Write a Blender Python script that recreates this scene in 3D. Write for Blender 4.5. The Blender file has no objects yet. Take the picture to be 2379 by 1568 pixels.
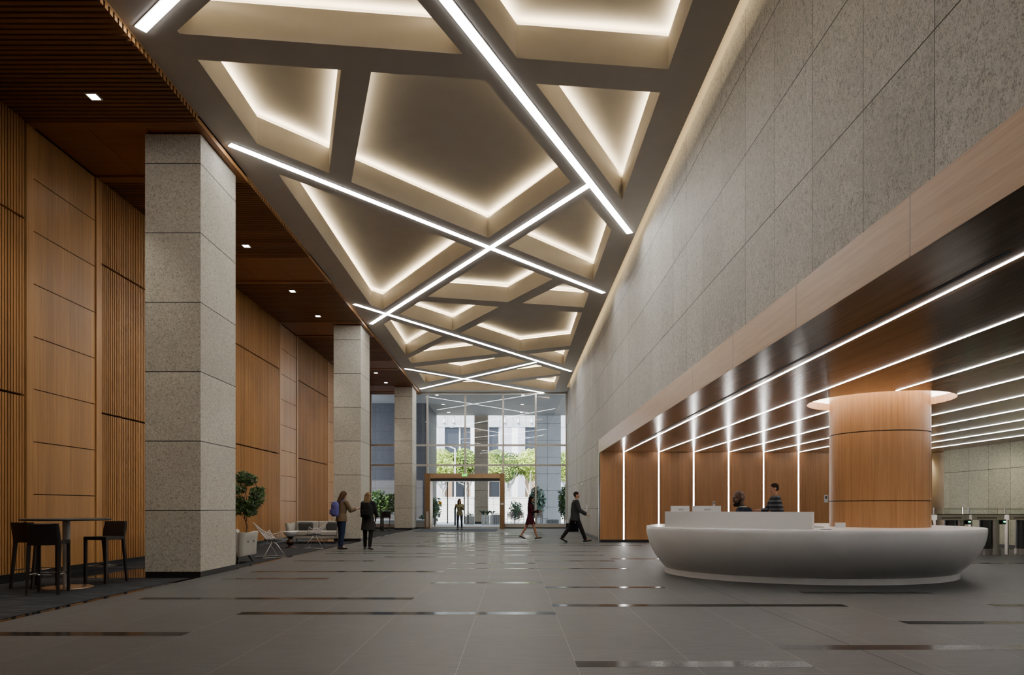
import bpy, bmesh, math, random
from mathutils import Vector, Matrix
PI = math.pi
random.seed(7)
C = bpy.context.scene.collection
F = 1586.0; VX = 1192.0; VY = 1178.0; EYE = 1.25

def fl(px, py):                       # a floor point seen in the photograph
    d = F*EYE/(py-VY); return Vector(((px-VX)*d/F, d, 0))
def pl(px, py, z):                    # a point on a horizontal plane at height z
    d = F*(z-EYE)/(VY-py); return Vector(((px-VX)*d/F, d, z))

# ------------------------------------------------------------------ mesh builder
class MB:
    def __init__(s): s.v = []; s.f = []; s.m = []; s.sm = []
    def add(s, vs, fs, m=0, smooth=False):
        b = len(s.v); s.v += [tuple(p) for p in vs]
        for f in fs: s.f.append([i+b for i in f]); s.m.append(m); s.sm.append(smooth)
        return s
    def box(s, x0, x1, y0, y1, z0, z1, m=0, M=None):
        vs = [(x, y, z) for z in (z0, z1) for y in (y0, y1) for x in (x0, x1)]
        if M is not None: vs = [M @ Vector(p) for p in vs]
        return s.add(vs, [(0,2,3,1),(4,5,7,6),(0,1,5,4),(2,6,7,3),(0,4,6,2),(1,3,7,5)], m)
    def quad(s, pts, m=0): return s.add(pts, [tuple(range(len(pts)))], m)
    def prism(s, poly, z0, z1, m=0, smooth=False):
        n = len(poly)
        vs = [(p[0], p[1], z0) for p in poly]+[(p[0], p[1], z1) for p in poly]
        s.add(vs, [tuple(reversed(range(n))), tuple(range(n, 2*n))], m)
        return s.add(vs, [(i, (i+1) % n, n+(i+1) % n, n+i) for i in range(n)], m, smooth)
    def rings(s, rings, m=0, smooth=True, caps=True, closed=True):
        n = len(rings[0]); vs = [p for r in rings for p in r]; fs = []
        for k in range(len(rings)-1):
            for i in range(n if closed else n-1):
                j = (i+1) % n
                fs.append((k*n+i, k*n+j, (k+1)*n+j, (k+1)*n+i))
        s.add(vs, fs, m, smooth)
        if caps and closed:
            s.add(rings[0], [tuple(reversed(range(n)))], m); s.add(rings[-1], [tuple(range(n))], m)
        return s
    def lathe(s, prof, c=(0,0,0), n=24, m=0, smooth=True, caps=True, sx=1, sy=1):
        return s.rings([[(c[0]+r*sx*math.cos(2*PI*i/n), c[1]+r*sy*math.sin(2*PI*i/n), c[2]+z) for i in range(n)] for r, z in prof], m, smooth, caps)
    def frame(s, d):
        d = d.normalized(); a = Vector((0,0,1)) if abs(d.z) < .9 else Vector((0,1,0))
        u = a.cross(d).normalized(); return u, d.cross(u)
    def tube(s, pts, r, n=6, m=0, caps=True):
        pts = [Vector(p) for p in pts]; rs = r if isinstance(r, (list, tuple)) else [r]*len(pts)
        R = []; u = None
        for i, p in enumerate(pts):
            d = pts[min(i+1, len(pts)-1)]-pts[max(i-1, 0)]
            if d.length < 1e-6: d = Vector((0,0,1))
            d.normalize()
            if u is None: u, w = s.frame(d)
            else:
                u = (u-d*u.dot(d))
                if u.length < 1e-4: u, w = s.frame(d)
                u.normalize(); w = d.cross(u)
            R.append([p+(u*math.cos(2*PI*k/n)+w*math.sin(2*PI*k/n))*rs[i] for k in range(n)])
        return s.rings(R, m, True, caps)
    def cap(s, p0, p1, r0, r1=None, n=10, m=0):
        p0 = Vector(p0); p1 = Vector(p1); r1 = r0 if r1 is None else r1
        d = p1-p0; L = d.length
        if L < 1e-5: d = Vector((0,0,1))
        d.normalize(); u, w = s.frame(d); R = []
        for a in (-88, -60, -30, 0): R.append((p0+d*r0*math.sin(math.radians(a)), r0*math.cos(math.radians(a))))
        for a in (0, 30, 60, 88): R.append((p1+d*r1*math.sin(math.radians(a)), r1*math.cos(math.radians(a))))
        return s.rings([[c+(u*math.cos(2*PI*k/n)+w*math.sin(2*PI*k/n))*r for k in range(n)] for c, r in R], m)
    def ell(s, c, r, M=None, n=14, m=0):
        R = []; c = Vector(c)
        for a in range(-8, 9):
            t = a*PI/16.4
            ring = [Vector((r[0]*math.cos(t)*math.cos(2*PI*k/n), r[1]*math.cos(t)*math.sin(2*PI*k/n), r[2]*math.sin(t))) for k in range(n)]
            R.append([c+(M @ p if M is not None else p) for p in ring])
        return s.rings(R, m)
    def loft(s, secs, n=20, m=0, M=None):           # secs: (centre, rx, ry)
        R = [[Vector((c[0]+rx*math.cos(2*PI*k/n), c[1]+ry*math.sin(2*PI*k/n), c[2])) for k in range(n)] for c, rx, ry in secs]
        if M is not None: R = [[M @ p for p in r] for r in R]
        return s.rings(R, m)
    def build(s, name, mats, parent=None, flat=False, loc=None):
        me = bpy.data.meshes.new(name)
        me.from_pydata(s.v, [], s.f)
        for mt in (mats if isinstance(mats, (list, tuple)) else [mats]): me.materials.append(mt)
        me.polygons.foreach_set('material_index', s.m)
        me.polygons.foreach_set('use_smooth', [bool(x) and not flat for x in s.sm])
        me.update()
        o = bpy.data.objects.new(name, me); C.objects.link(o)
        if parent is not None: o.parent = parent
        if loc is not None: o.location = loc
        return o

def tag(o, label=None, cat=None, group=None, kind=None):
    for k, v in (('label', label), ('category', cat), ('group', group), ('kind', kind)):
        if v: o[k] = v
    return o
def empty(name, loc=(0,0,0), rz=0, label=None, cat=None, group=None, kind=None):
    o = bpy.data.objects.new(name, None); C.objects.link(o); o.empty_display_size = .1
    o.location = loc; o.rotation_euler = (0,0,rz); return tag(o, label, cat, group, kind)
def struct(o): o['kind'] = 'structure'; return o
def copy_tree(o, parent=None):
    c = o.copy(); C.objects.link(c)
    if parent is not None: c.parent = parent
    for ch in [x for x in bpy.data.objects if x.parent == o and x != c]: copy_tree(ch, c)
    return c
def dup(o, loc, rz, label, cat=None, group=None):
    c = copy_tree(o); c.location = loc; c.rotation_euler = (0,0,rz); return tag(c, label, cat, group)

# ------------------------------------------------------------------ materials
class NT:
    def __init__(s, name):
        s.mat = bpy.data.materials.new(name); s.mat.use_nodes = True
        s.nt = s.mat.node_tree; s.nt.nodes.clear()
        s.out = s.n('ShaderNodeOutputMaterial')
    def n(s, t, **kw):
        nd = s.nt.nodes.new(t)
        for k, v in kw.items(): setattr(nd, k, v)
        return nd
    def l(s, a, b): s.nt.links.new(a, b)
    def put(s, sock, v):
        if isinstance(v, bpy.types.NodeSocket): s.l(v, sock)
        else: sock.default_value = v
    def math(s, op, a, b=0.0, c=None):
        nd = s.n('ShaderNodeMath', operation=op); s.put(nd.inputs[0], a); s.put(nd.inputs[1], b)
        if c is not None: s.put(nd.inputs[2], c)
        return nd.outputs[0]
    def pos(s): 
        if not hasattr(s, '_p'):
            g = s.n('ShaderNodeNewGeometry'); s._p = g.outputs['Position']; s._g = g
        return s._p
    def obj(s): return s.n('ShaderNodeTexCoord').outputs['Object']
    def xyz(s, v):
        x = s.n('ShaderNodeSeparateXYZ'); s.l(v, x.inputs[0]); return x.outputs
    def scale(s, v, sc, off=(0,0,0)):
        m = s.n('ShaderNodeMapping'); s.l(v, m.inputs[0]); m.inputs['Scale'].default_value = sc; m.inputs['Location'].default_value = off
        return m.outputs[0]
    def noise(s, v, scale, detail=4, rough=.6, out='Fac', dist=0):
        t = s.n('ShaderNodeTexNoise'); s.l(v, t.inputs['Vector']); t.inputs['Scale'].default_value = scale
        t.inputs['Detail'].default_value = detail; t.inputs['Roughness'].default_value = rough; t.inputs['Distortion'].default_value = dist
        return t.outputs[out]
    def ramp(s, f, stops):
        r = s.n('ShaderNodeValToRGB'); s.l(f, r.inputs[0]); e = r.color_ramp.elements
        while len(e) < len(stops): e.new(.5)
        for k, (p, c) in enumerate(stops): e[k].position = p; e[k].color = (*c, 1) if len(c) == 3 else c
        return r.outputs[0]
    def mix(s, f, a, b, mode='MIX'):
        m = s.n('ShaderNodeMix', data_type='RGBA', blend_type=mode); s.put(m.inputs[0], f)
        for i, v in ((6, a), (7, b)):
            s.put(m.inputs[i], (*v, 1) if isinstance(v, tuple) and len(v) == 3 else v)
        return m.outputs[2]
    def joint(s, v, off, per, w):      # 1 on a line of width w at every off + k*per
        return s.math('LESS_THAN', s.math('PINGPONG', s.math('SUBTRACT', v, off), per/2), w/2)
    def bump(s, h, st=.3, dist=.02):
        b = s.n('ShaderNodeBump'); s.l(h, b.inputs['Height']); b.inputs['Strength'].default_value = st; b.inputs['Distance'].default_value = dist
        return b.outputs[0]
    def bsdf(s, col, rough=.5, metal=0, spec=.5, bump=None, **kw):
        b = s.n('ShaderNodeBsdfPrincipled')
        s.put(b.inputs['Base Color'], (*col, 1) if isinstance(col, tuple) and len(col) == 3 else col)
        s.put(b.inputs['Roughness'], rough); s.put(b.inputs['Metallic'], metal); b.inputs['Specular IOR Level'].default_value = spec
        if bump is not None: s.l(bump, b.inputs['Normal'])
        for k, v in kw.items(): b.inputs[k].default_value = v
        s.l(b.outputs[0], s.out.inputs[0]); return s.mat

def plain(name, col, rough=.5, metal=0, spec=.5, var=.12, sc=30):
    t = NT(name); f = t.noise(t.obj(), sc, 3)
    a = tuple(min(1, c*(1+var)) for c in col); b = tuple(c*(1-var) for c in col)
    return t.bsdf(t.ramp(f, [(.35, b), (.65, a)]), rough, metal, spec)
def emit(name, col, st):
    t = NT(name); e = t.n('ShaderNodeEmission'); e.inputs[0].default_value = (*col, 1); e.inputs[1].default_value = st
    t.l(e.outputs[0], t.out.inputs[0]); return t.mat
def glass(name, tint=(.9,.95,.97), ior=1.5, rough=0):
    t = NT(name); tr = t.n('ShaderNodeBsdfTransparent'); tr.inputs[0].default_value = (*tint, 1)
    g = t.n('ShaderNodeBsdfGlossy'); g.inputs['Roughness'].default_value = rough
    fr = t.n('ShaderNodeFresnel'); fr.inputs[0].default_value = ior
    mx = t.n('ShaderNodeMixShader'); t.l(fr.outputs[0], mx.inputs[0]); t.l(tr.outputs[0], mx.inputs[1]); t.l(g.outputs[0], mx.inputs[2])
    t.l(mx.outputs[0], t.out.inputs[0]); return t.mat
def wood(name, c1, c2, axis='z', rough=.42, spec=.4, sc=1.0, plank=None, joints=(), uselocal=False):
    t = NT(name); p = t.obj() if uselocal else t.pos()
    k = dict(x=(.35,14,14), y=(14,.35,14), z=(14,14,.35))[axis]
    q = t.scale(p, tuple(a*sc for a in k))
    f = t.noise(q, 1.6, 6, .62, dist=.6)
    g = t.noise(t.scale(p, tuple(a*sc*4 for a in k)), 3.0, 3, .5)
    f = t.math('ADD', t.math('MULTIPLY', f, .72), t.math('MULTIPLY', g, .28))
    col = t.ramp(f, [(.30, c2), (.48, tuple((a+b)/2 for a, b in zip(c1, c2))), (.66, c1)])
    x = t.xyz(p)
    if plank:                         # (axis index, period, strength) colour change from leaf to leaf
        i, per, st = plank
        w = t.n('ShaderNodeTexWhiteNoise', noise_dimensions='1D'); t.l(t.math('FLOOR', t.math('DIVIDE', x[i], per)), w.inputs['W'])
        v = t.math('ADD', t.math('MULTIPLY', w.outputs[0], st), 1-st/2)
        cv = t.n('ShaderNodeCombineColor'); [t.l(v, cv.inputs[j]) for j in range(3)]
        col = t.mix(1.0, col, cv.outputs[0], 'MULTIPLY')
    for i, off, per, w in joints: col = t.mix(t.joint(x[i], off, per, w), col, tuple(c*.18 for c in c2))
    return t.bsdf(col, rough, 0, spec)
def granite(name, c_lo, c_mid, c_hi, joints=(), blocks=None, sc=1.0, rough=.6, streak=None):
    t = NT(name); p = t.pos(); x = t.xyz(p)
    q = t.scale(p, streak) if streak else p
    a = t.noise(q, 27*sc, 5, .74, dist=1.4); b = t.noise(p, 80*sc, 2, .6)
    f = t.math('ADD', t.math('MULTIPLY', a, .62), t.math('MULTIPLY', b, .38))
    col = t.ramp(f, [(.40, c_lo), (.485, c_mid), (.60, c_hi)])
    big = t.noise(p, 1.3, 4, .6)
    col = t.mix(t.math('MULTIPLY', big, .55), col, tuple(c*.62 for c in c_mid))
    if blocks:                        # tone from block to block
        w = t.n('ShaderNodeTexWhiteNoise', noise_dimensions='2D'); cm = t.n('ShaderNodeCombineXYZ')
        for j, (i, off, per) in enumerate(blocks): t.l(t.math('FLOOR', t.math('DIVIDE', t.math('SUBTRACT', x[i], off), per)), cm.inputs[j])
        t.l(cm.outputs[0], w.inputs['Vector'])
        v = t.math('ADD', t.math('MULTIPLY', w.outputs[0], .2), .9)
        cv = t.n('ShaderNodeCombineColor'); [t.l(v, cv.inputs[j]) for j in range(3)]
        col = t.mix(1.0, col, cv.outputs[0], 'MULTIPLY')
    for i, off, per, w in joints: col = t.mix(t.joint(x[i], off, per, w), col, (.012,.011,.01))
    return t.bsdf(col, rough, 0, .3, t.bump(f, .25, .01))

M = {}
G_LO, G_MID, G_HI = (.19,.176,.145), (.53,.503,.425), (.74,.712,.62)
M['granite'] = granite('granite_column', G_LO, G_MID, G_HI, [(2, 1.19, 1.236, .014)], [(2, 1.19, 1.236), (1, 0, 30)])
M['granite_wall'] = granite('granite_wall', (.135,.131,.120), (.47,.457,.42), (.69,.672,.63),
                            [(2, 1.19, 1.236, .013), (1, 5.216, 1.062, .008)], [(2, 1.19, 1.236), (1, 5.216, 1.062)], .9, .6, (1,1,.65))
M['granite_far'] = granite('granite_far', (.13,.12,.08), (.34,.34,.25), (.55,.55,.43),
                           [(2, 1.19, 1.236, .013), (1, 19.5, .95, .008)], [(2, 1.19, 1.236), (1, 19.5, .95)])
M['stone_out'] = granite('stone_outdoor', (.16,.16,.155), (.33,.33,.31), (.46,.45,.42), [(2, 1.25, 1.236, .02), (0, .1, 1.3, .015)], None, .6)
M['stone_dark'] = granite('stone_shaded', (.06,.06,.065), (.13,.13,.14), (.2,.2,.21), [(2, 1.25, 1.236, .02), (0, .1, 1.3, .015)], None, .6)  # darker copy of the outdoor stone, shade put into its colour
W1, W2 = (.54,.295,.108), (.35,.17,.055)
M['wood_v'] = wood('oak_vertical', W1, W2, 'z', .38, .4, plank=(1, .22, .25))
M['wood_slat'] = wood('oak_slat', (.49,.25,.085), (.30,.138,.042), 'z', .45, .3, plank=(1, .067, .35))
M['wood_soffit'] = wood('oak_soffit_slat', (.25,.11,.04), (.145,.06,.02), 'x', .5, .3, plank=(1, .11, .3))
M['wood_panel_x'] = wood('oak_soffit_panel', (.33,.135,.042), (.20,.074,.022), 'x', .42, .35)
M['wood_edge'] = wood('oak_edge', (.62,.34,.13), (.42,.2,.07), 'y', .45, .3)
M['wood_niche'] = wood('walnut_panel', (.44,.222,.088), (.275,.125,.046), 'z', .33, .45, plank=(0, .31, .22))
M['wood_fascia'] = wood('oak_fascia', (.55,.345,.185), (.40,.228,.105), 'y', .36, .5, joints=[(1, 5.315, 2.14, .012)])
M['wood_ceiling'] = wood('walnut_ceiling', (.25,.135,.07), (.155,.078,.038), 'y', .18, .10, plank=(0, .155, .22), joints=[(0, 3.09, .31, .004)])
M['wood_column'] = wood('oak_column', (.50,.255,.105), (.32,.145,.052), 'z', .34, .5)
M['dark_wood'] = plain('dark_backing', (.010,.005,.002), .8)
M['wire'] = plain('bright_wire', (.74,.72,.69), .25, .35, .6, .02)
M['black'] = plain('black_base', (.012,.012,.013), .35)
M['slot'] = plain('slot_black', (.006,.006,.006), .6)
M['paint'] = plain('ceiling_paint', (.50,.47,.43), .75, var=.03, sc=2)
M['cream'] = plain('cream_plaster', (.62,.56,.44), .7, var=.03, sc=3)
M['led'] = emit('led_diffuser', (1,.985,.96), 26)
M['led_thin'] = emit('led_thin', (1,.965,.93), 30)
M['cove'] = emit('cove_led', (1,.82,.53), 54)
M['wash'] = emit('wall_wash_led', (1,.77,.46), 14)
M['down'] = emit('downlight_lens', (1,.92,.82), 45)
M['ringlight'] = emit('ring_light', (1,.86,.68), 7)
M['alu'] = plain('anodised_mullion', (.52,.49,.44), .4, .4, var=.05)
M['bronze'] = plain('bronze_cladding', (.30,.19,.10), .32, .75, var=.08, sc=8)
M['bronze_lit'] = plain('bronze_header', (.46,.31,.18), .36, .6, var=.05, sc=8)  # lighter copy of the bronze, the header's lit look put into its colour
M['steel'] = plain('brushed_steel', (.52,.50,.46), .28, .95, var=.06)
M['grey_pole'] = plain('grey_pole', (.42,.41,.40), .35, .15, .5, .03)
M['plate'] = plain('light_plate', (.55,.55,.54), .4, 0, .5, .03)
M['chrome'] = plain('chrome', (.82,.82,.82), .1, 1, var=.02)
M['gunmetal'] = plain('gunmetal', (.06,.06,.062), .35, .6)
M['glass'] = glass('window_glass', (.90,.92,.935), 1.75)
M['glass_thin'] = glass('turnstile_glass', (.93,.96,.95))
M['white'] = plain('white_solid_surface', (.90,.895,.885), .22, 0, .5, .015, 4)
M['white_plastic'] = plain('white_plastic', (.74,.74,.75), .35, 0, .5, .02)
M['ink'] = plain('dark_print', (.05,.05,.055), .5)
M['leather'] = plain('dark_leather', (.016,.011,.009), .42, 0, .5, .25, 60)
M['sofa'] = plain('grey_upholstery', (.40,.385,.345), .62, 0, .35, .07, 40)
M['cushion'] = plain('charcoal_fabric', (.075,.075,.075), .9, 0, .2, .2, 160)
M['pad'] = plain('dark_seat_pad', (.03,.032,.038), .85)
M['dark_metal'] = plain('dark_bronze_metal', (.05,.028,.02), .35, .6)
M['dark_leg'] = plain('dark_stained_leg', (.02,.014,.01), .4)
M['table_top'] = plain('dark_table_top', (.04,.038,.036), .3)
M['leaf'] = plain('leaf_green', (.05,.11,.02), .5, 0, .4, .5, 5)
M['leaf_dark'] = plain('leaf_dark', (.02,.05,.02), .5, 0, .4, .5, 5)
M['leaf_sun'] = plain('leaf_sunlit', (.50,.60,.14), .55, 0, .3, .45, 1.2)  # sunlight on the canopies put into a brighter leaf colour
M['leaf_grey'] = plain('leaf_greygreen', (.17,.26,.20), .55, 0, .3, .4, 4)
M['bark'] = plain('bark', (.10,.07,.045), .85, var=.3)
M['bark_pale'] = plain('bark_pale', (.62,.60,.55), .85, var=.15)
M['soil'] = plain('soil', (.03,.02,.014), .95)
M['pot'] = plain('grey_pot', (.12,.12,.12), .5)
M['concrete'] = plain('concrete', (.50,.50,.47), .8, var=.1, sc=6)
M['green_led'] = emit('green_indicator', (.05,1,.45), 6)
M['exit_green'] = emit('exit_green', (.08,1,.05), 5)
M['yellow'] = plain('yellow_sticker', (.75,.42,.01), .5)
M['mat'] = plain('entrance_mat', (.035,.05,.075), .85, var=.25, sc=80)

def floor_mat():
    t = NT('grey_porcelain_tile'); p = t.pos(); x = t.xyz(p)
    f = t.noise(t.scale(p, (1.2, 6, 1)), 3.0, 6, .65); g = t.noise(p, 85, 3, .8)
    h = t.math('ADD', t.math('MULTIPLY', f, .45), t.math('MULTIPLY', g, .55))
    col = t.ramp(h, [(.38, (.038,.0388,.0395)), (.5, (.066,.0675,.0690)), (.62, (.099,.101,.103))])
    w = t.n('ShaderNodeTexWhiteNoise', noise_dimensions='2D'); cm = t.n('ShaderNodeCombineXYZ')
    t.l(t.math('FLOOR', t.math('DIVIDE', t.math('SUBTRACT', x[0], .5), .93)), cm.inputs[0])
    t.l(t.math('FLOOR', t.math('DIVIDE', t.math('SUBTRACT', x[1], 5.33), .65)), cm.inputs[1]); t.l(cm.outputs[0], w.inputs['Vector'])
    v = t.math('ADD', t.math('MULTIPLY', w.outputs[0], .16), .92)
    cv = t.n('ShaderNodeCombineColor'); [t.l(v, cv.inputs[j]) for j in range(3)]
    col = t.mix(1.0, col, cv.outputs[0], 'MULTIPLY')
    col = t.mix(t.math('MULTIPLY', t.joint(x[1], 5.33, .65, .004), .6), col, (.05,.048,.045))
    col = t.mix(t.math('MULTIPLY', t.joint(x[0], .5, .93, .005), .55), col, (.30,.29,.27))
    r = t.math('ADD', t.math('MULTIPLY', h, .2), .42)
    return t.bsdf(col, r, 0, .42)
M['floor'] = floor_mat()
M['inlay'] = plain('polished_dark_inlay', (.020,.020,.021), .15, 0, .06, .2, 3)
M['border'] = plain('polished_black_border', (.012,.011,.011), .06, 0, .6, .2, 3)
def carpet_mat():
    t = NT('streaked_carpet'); p = t.pos()
    f = t.noise(t.scale(p, (1.0, 24, 1)), 1.6, 5, .75); g = t.noise(p, 130, 2, .6)
    col = t.ramp(f, [(.44, (.020,.022,.026)), (.56, (.045,.048,.055)), (.66, (.17,.178,.19))])
    return t.bsdf(t.mix(t.math('MULTIPLY', g, .5), col, (.02,.021,.024)), .95, 0, .1, t.bump(g, .4, .01))
M['carpet'] = carpet_mat()
SPOT_W=260; WASH_W=90; SUN_E=12; SKY_E=4.5; EXPO=0.33; LOOK="AgX - Base Contrast"
# ================================================================== CAMERA
cam = bpy.data.cameras.new('camera'); co = bpy.data.objects.new('camera', cam); C.objects.link(co)
co.location = (0, 0, EYE); co.rotation_euler = (PI/2, 0, 0)
cam.sensor_width = 36; cam.lens = 36*F/2379; cam.shift_x = -2.5/2379; cam.shift_y = 394/2379
cam.clip_end = 400
bpy.context.scene.camera = co

ZC = 8.02                              # underside of the coffered ceiling
XL, XLC, XRC, XR = -5.44, -4.77, 2.40, 3.03
YB, YG = -6.0, 40.4                    # wall behind, glass front wall
XW = -8.42                             # oak wall on the left
XS = 3.22                              # granite wall on the right
ZN = 3.196; XF = 3.09; YN = 24.18      # reception niche: ceiling height, fascia, back wall
XE = 14.9                              # far granite wall of the niche

# ================================================================== FLOOR (with its inlaid strips)
mb = MB()
mb.box(-8.8, 15.4, YB, YG, -.1, 0, 0)
def row(k): return 5.33+.65*k
S = [(0,.5,2.36),(1,2.36,6.2),(2,-5.5,-3.22),(3,4.22,8.8),(4,-3.22,.5),(5,.5,4.22),(5,6.08,9.8),(6,-5.08,-1.36),(7,4.22,6.08),
     (8,.5,2.36),(9,-1.36,.5),(10,-5.08,-3.22),(12,-5.08,-1.36),(13,-1.36,2.36),(15,-1.36,.5),(15,9.2,11.6),(16,.5,2.36),(16,-5.08,-3.22),
     (17,2.36,4.22),(18,-3.22,-1.36),(18,8.4,10.2),(19,-1.36,2.36),(20,-5.08,-2.29),(20,-2.29,-1.36),(21,-5.08,-3.22),(21,.5,2.36),(22,-1.36,.5),
     (22,9.6,12.4),(23,-2.29,-1.36),(24,-1.36,.5),(26,1.43,4.22)]
rs = random.Random(4)
for k in range(25, 45):
    a = rs.choice([-5.08,-4.15,-3.22,-2.29]); S.append((k, a, a+.93*rs.choice([2,3,4])))
    if k > 26: b = rs.choice([-.43,.5,1.43]); S.append((k, b, min(3.0, b+.93*rs.choice([1,2,3]))))
for k in range(-14, 0, 2):
    a = rs.choice([-4.15,-2.29,.5]); S.append((k, a, a+1.86))
for k, a, b in S: mb.quad([(a,row(k)+.003,.0012),(b,row(k)+.003,.0012),(b,row(k)+.205,.0012),(a,row(k)+.205,.0012)], 1)
mb.quad([(-5.695,YB,.0012),(-5.565,YB,.0012),(-5.565,YG,.0012),(-5.695,YG,.0012)], 2)      # polished border beside the carpet
for y0, y1 in ((12.0,13.85),(24.8,26.6),(37.6,39.4)): mb.quad([(XW,y0,.0024),(-5.695,y0,.0024),(-5.695,y1,.0024),(XW,y1,.0024)], 2)
mb.quad([(XW,YB,.0030),(XW+.16,YB,.0030),(XW+.16,YG,.0030),(XW,YG,.0030)], 2)
for y0, y1 in ((YB,24.0),): mb.quad([(3.04,y0,.0010),(3.055,y0,.0010),(3.055,y1,.0010),(3.04,y1,.0010)], 3)
struct(mb.build('floor', [M['floor'], M['inlay'], M['border'], M['slot']]))
cp = MB()
for y0, y1 in ((YB,12.0),(13.85,24.8),(26.6,37.6),(39.4,YG)): cp.box(XW+.16, -5.695, y0, y1, 0, .006)
tag(cp.build('carpet', M['carpet']), 'charcoal streaked carpet along the oak wall behind the granite columns', 'carpet')
o = MB().box(-5.1, -.87, 35.0, 39.2, 0.0, .012).build('entrance_mat', M['mat']); tag(o, 'dark blue entrance mat in front of the bronze door portal', 'mat')

# ================================================================== COFFERED CEILING
class Cell:
    def __init__(s, pts): s.p = pts
    def cen(s): return sum(p[0] for p in s.p)/len(s.p), sum(p[1] for p in s.p)/len(s.p)
def line(a, b):                        # half-plane: value > 0 on the far (+y) or right side
    A = pl(*a, ZC); B = pl(*b, ZC); return (A.x, A.y, B.x, B.y)
def side(L, p):
    x0, y0, x1, y1 = L; return (x1-x0)*(p[1]-y0)-(y1-y0)*(p[0]-x0)
def clip(poly, L, sg):
    out = []; n = len(poly)
    for i in range(n):
        a, b = poly[i], poly[(i+1) % n]; sa, sb = side(L, a)*sg, side(L, b)*sg
        if sa >= 0: out.append(a)
        if (sa > 0 and sb < 0) or (sa < 0 and sb > 0):
            t = sa/(sa-sb); out.append((a[0]+(b[0]-a[0])*t, a[1]+(b[1]-a[1])*t))
    return out
def area(p): return abs(sum(p[i][0]*p[(i+1) % len(p)][1]-p[(i+1) % len(p)][0]*p[i][1] for i in range(len(p))))/2
cells = [Cell([(XLC,3.5),(XRC,3.5),(XRC,39.6),(XLC,39.6)])]; beams = []
def split(near, far, where=lambda c: True):       # near/far: the two edges, each from left to right in the photograph
    global cells
    L1, L2 = line(*near), line(*far); out = []
    for c in cells:
        if not where(c.cen()): out.append(c); continue
        a = clip(c.p, L1, -1); b = clip(clip(c.p, L1, 1), L2, -1); d = clip(c.p, L2, 1)
        if len(b) > 2 and area(b) > .01: beams.append(b)
        for q in (a, d):
            if len(q) > 2 and area(q) > .06: out.append(Cell(q))
    cells = out
# every line as two image points, always left -> right
LA1, LA2 = ((422.4,78.4),(1552,160.5)), ((456,138.6),(1532,215))
L01, L02 = ((330,0),(250,68)), ((502.5,0),(422.4,78.4))
L11, L12 = ((969,0),(1326,422.4)), ((1101,0),(1444.5,463.7))
L21, L22 = ((593.8,332.9),(1378,652)), ((642,402),(1366.5,680))
L31, L32 = ((892.7,716.6),(1326,422.4)), ((928,730),(1359,460))
LB1, LB2 = ((792.5,161.5),(764.5,402)), ((862.5,167),(816,424))
LC1, LC2 = ((941,826),(1284,648)), ((947,833),(1309,658))
LD1, LD2 = ((992.7,689),(1356,714)), ((972,699.5),(1350,726))
L41, L42 = ((856,708),(1307.6,846.6)), ((889,738),(1300,863))
LE1, LE2 = ((954.5,843.7),(1323.7,803)), ((961.8,852.5),(1320.8,812.0))
L51, L52 = ((988,889),(1229.6,839)), ((997,905),(1250,845.5))
L61, L62 = ((961.8,853.5),(1288,908)), ((970.7,866),(1240,909))
LF1, LF2 = ((1143,886),(1300,868.5)), ((1143,894),(1298.7,873.5))
def far(L): l = line(*L); return lambda c: side(l, c) > 0
def near(L): l = line(*L); return lambda c: side(l, c) < 0
split(LA1, LA2)
l1m = line((1040,0),(1385,443))
nearA = near(LA1)
# the light strip at the top left crosses the nearest coffers
def sl(a, b): return (a[0], a[1], b[0], b[1])
cells2 = []
P, Q = pl(327,67,ZC), pl(395,0,ZC); dv = (Q-P).normalized(); nv = Vector((-dv.y, dv.x, 0))
for c in cells:
    if nearA(c.cen()):
        La = ((P+nv*.34).x, (P+nv*.34).y, (Q+nv*.34).x, (Q+nv*.34).y); Lb = ((P-nv*.34).x, (P-nv*.34).y, (Q-nv*.34).x, (Q-nv*.34).y)
        a = clip(c.p, La, 1); b = clip(clip(c.p, La, -1), Lb, 1); d = clip(c.p, Lb, -1)
        if len(b) > 2: beams.append(b)
        for q in (a, d):
            if len(q) > 2 and area(q) > .06: cells2.append(Cell(q))
    else: cells2.append(c)
cells = cells2
# the long diagonal: its edges run left/right of it, so "near" is its left side
def vsplit(left, right, where=lambda c: True):
    global cells
    L1, L2 = line(*left), line(*right); out = []
    for c in cells:
        if not where(c.cen()): out.append(c); continue
        s1 = 1 if side(L1, (-50, 14)) > 0 else -1; s2 = 1 if side(L2, (-50, 14)) > 0 else -1
        a = clip(c.p, L1, s1); b = clip(clip(c.p, L1, -s1), L2, s2); d = clip(c.p, L2, -s2)
        if len(b) > 2 and area(b) > .01: beams.append(b)
        for q in (a, d):
            if len(q) > 2 and area(q) > .06: out.append(Cell(q))
    cells = out
vsplit(L11, L12)
m1 = line(*L11); sL = 1 if side(m1, (-50, 14)) > 0 else -1
left1 = lambda c: side(m1, c)*sL > 0
split(L21, L22)
m2 = line(*L21)
split(L31, L32, lambda c: left1(c) or side(m2, c) > 0)
farA = far(LA1); near2 = near(L21); far2 = far(L21); far3 = far(L31); near3 = near(L31)
vsplit(LB1, LB2, lambda c: farA(c) and near2(c) and left1(c) and near3(c))
split(LC1, LC2, lambda c: far2(c) and far3(c))
split(LD1, LD2, lambda c: far2(c) and far3(c))
split(L41, L42)
split(LE1, LE2)
far4 = far(L41); farE = far(LE1)
split(L51, L52, lambda c: far4(c) and farE(c))
split(L61, L62, lambda c: far4(c) and farE(c))
far5 = far(L51); near6 = near(L61)
split(LF1, LF2, lambda c: far5(c) and near6(c))

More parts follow.
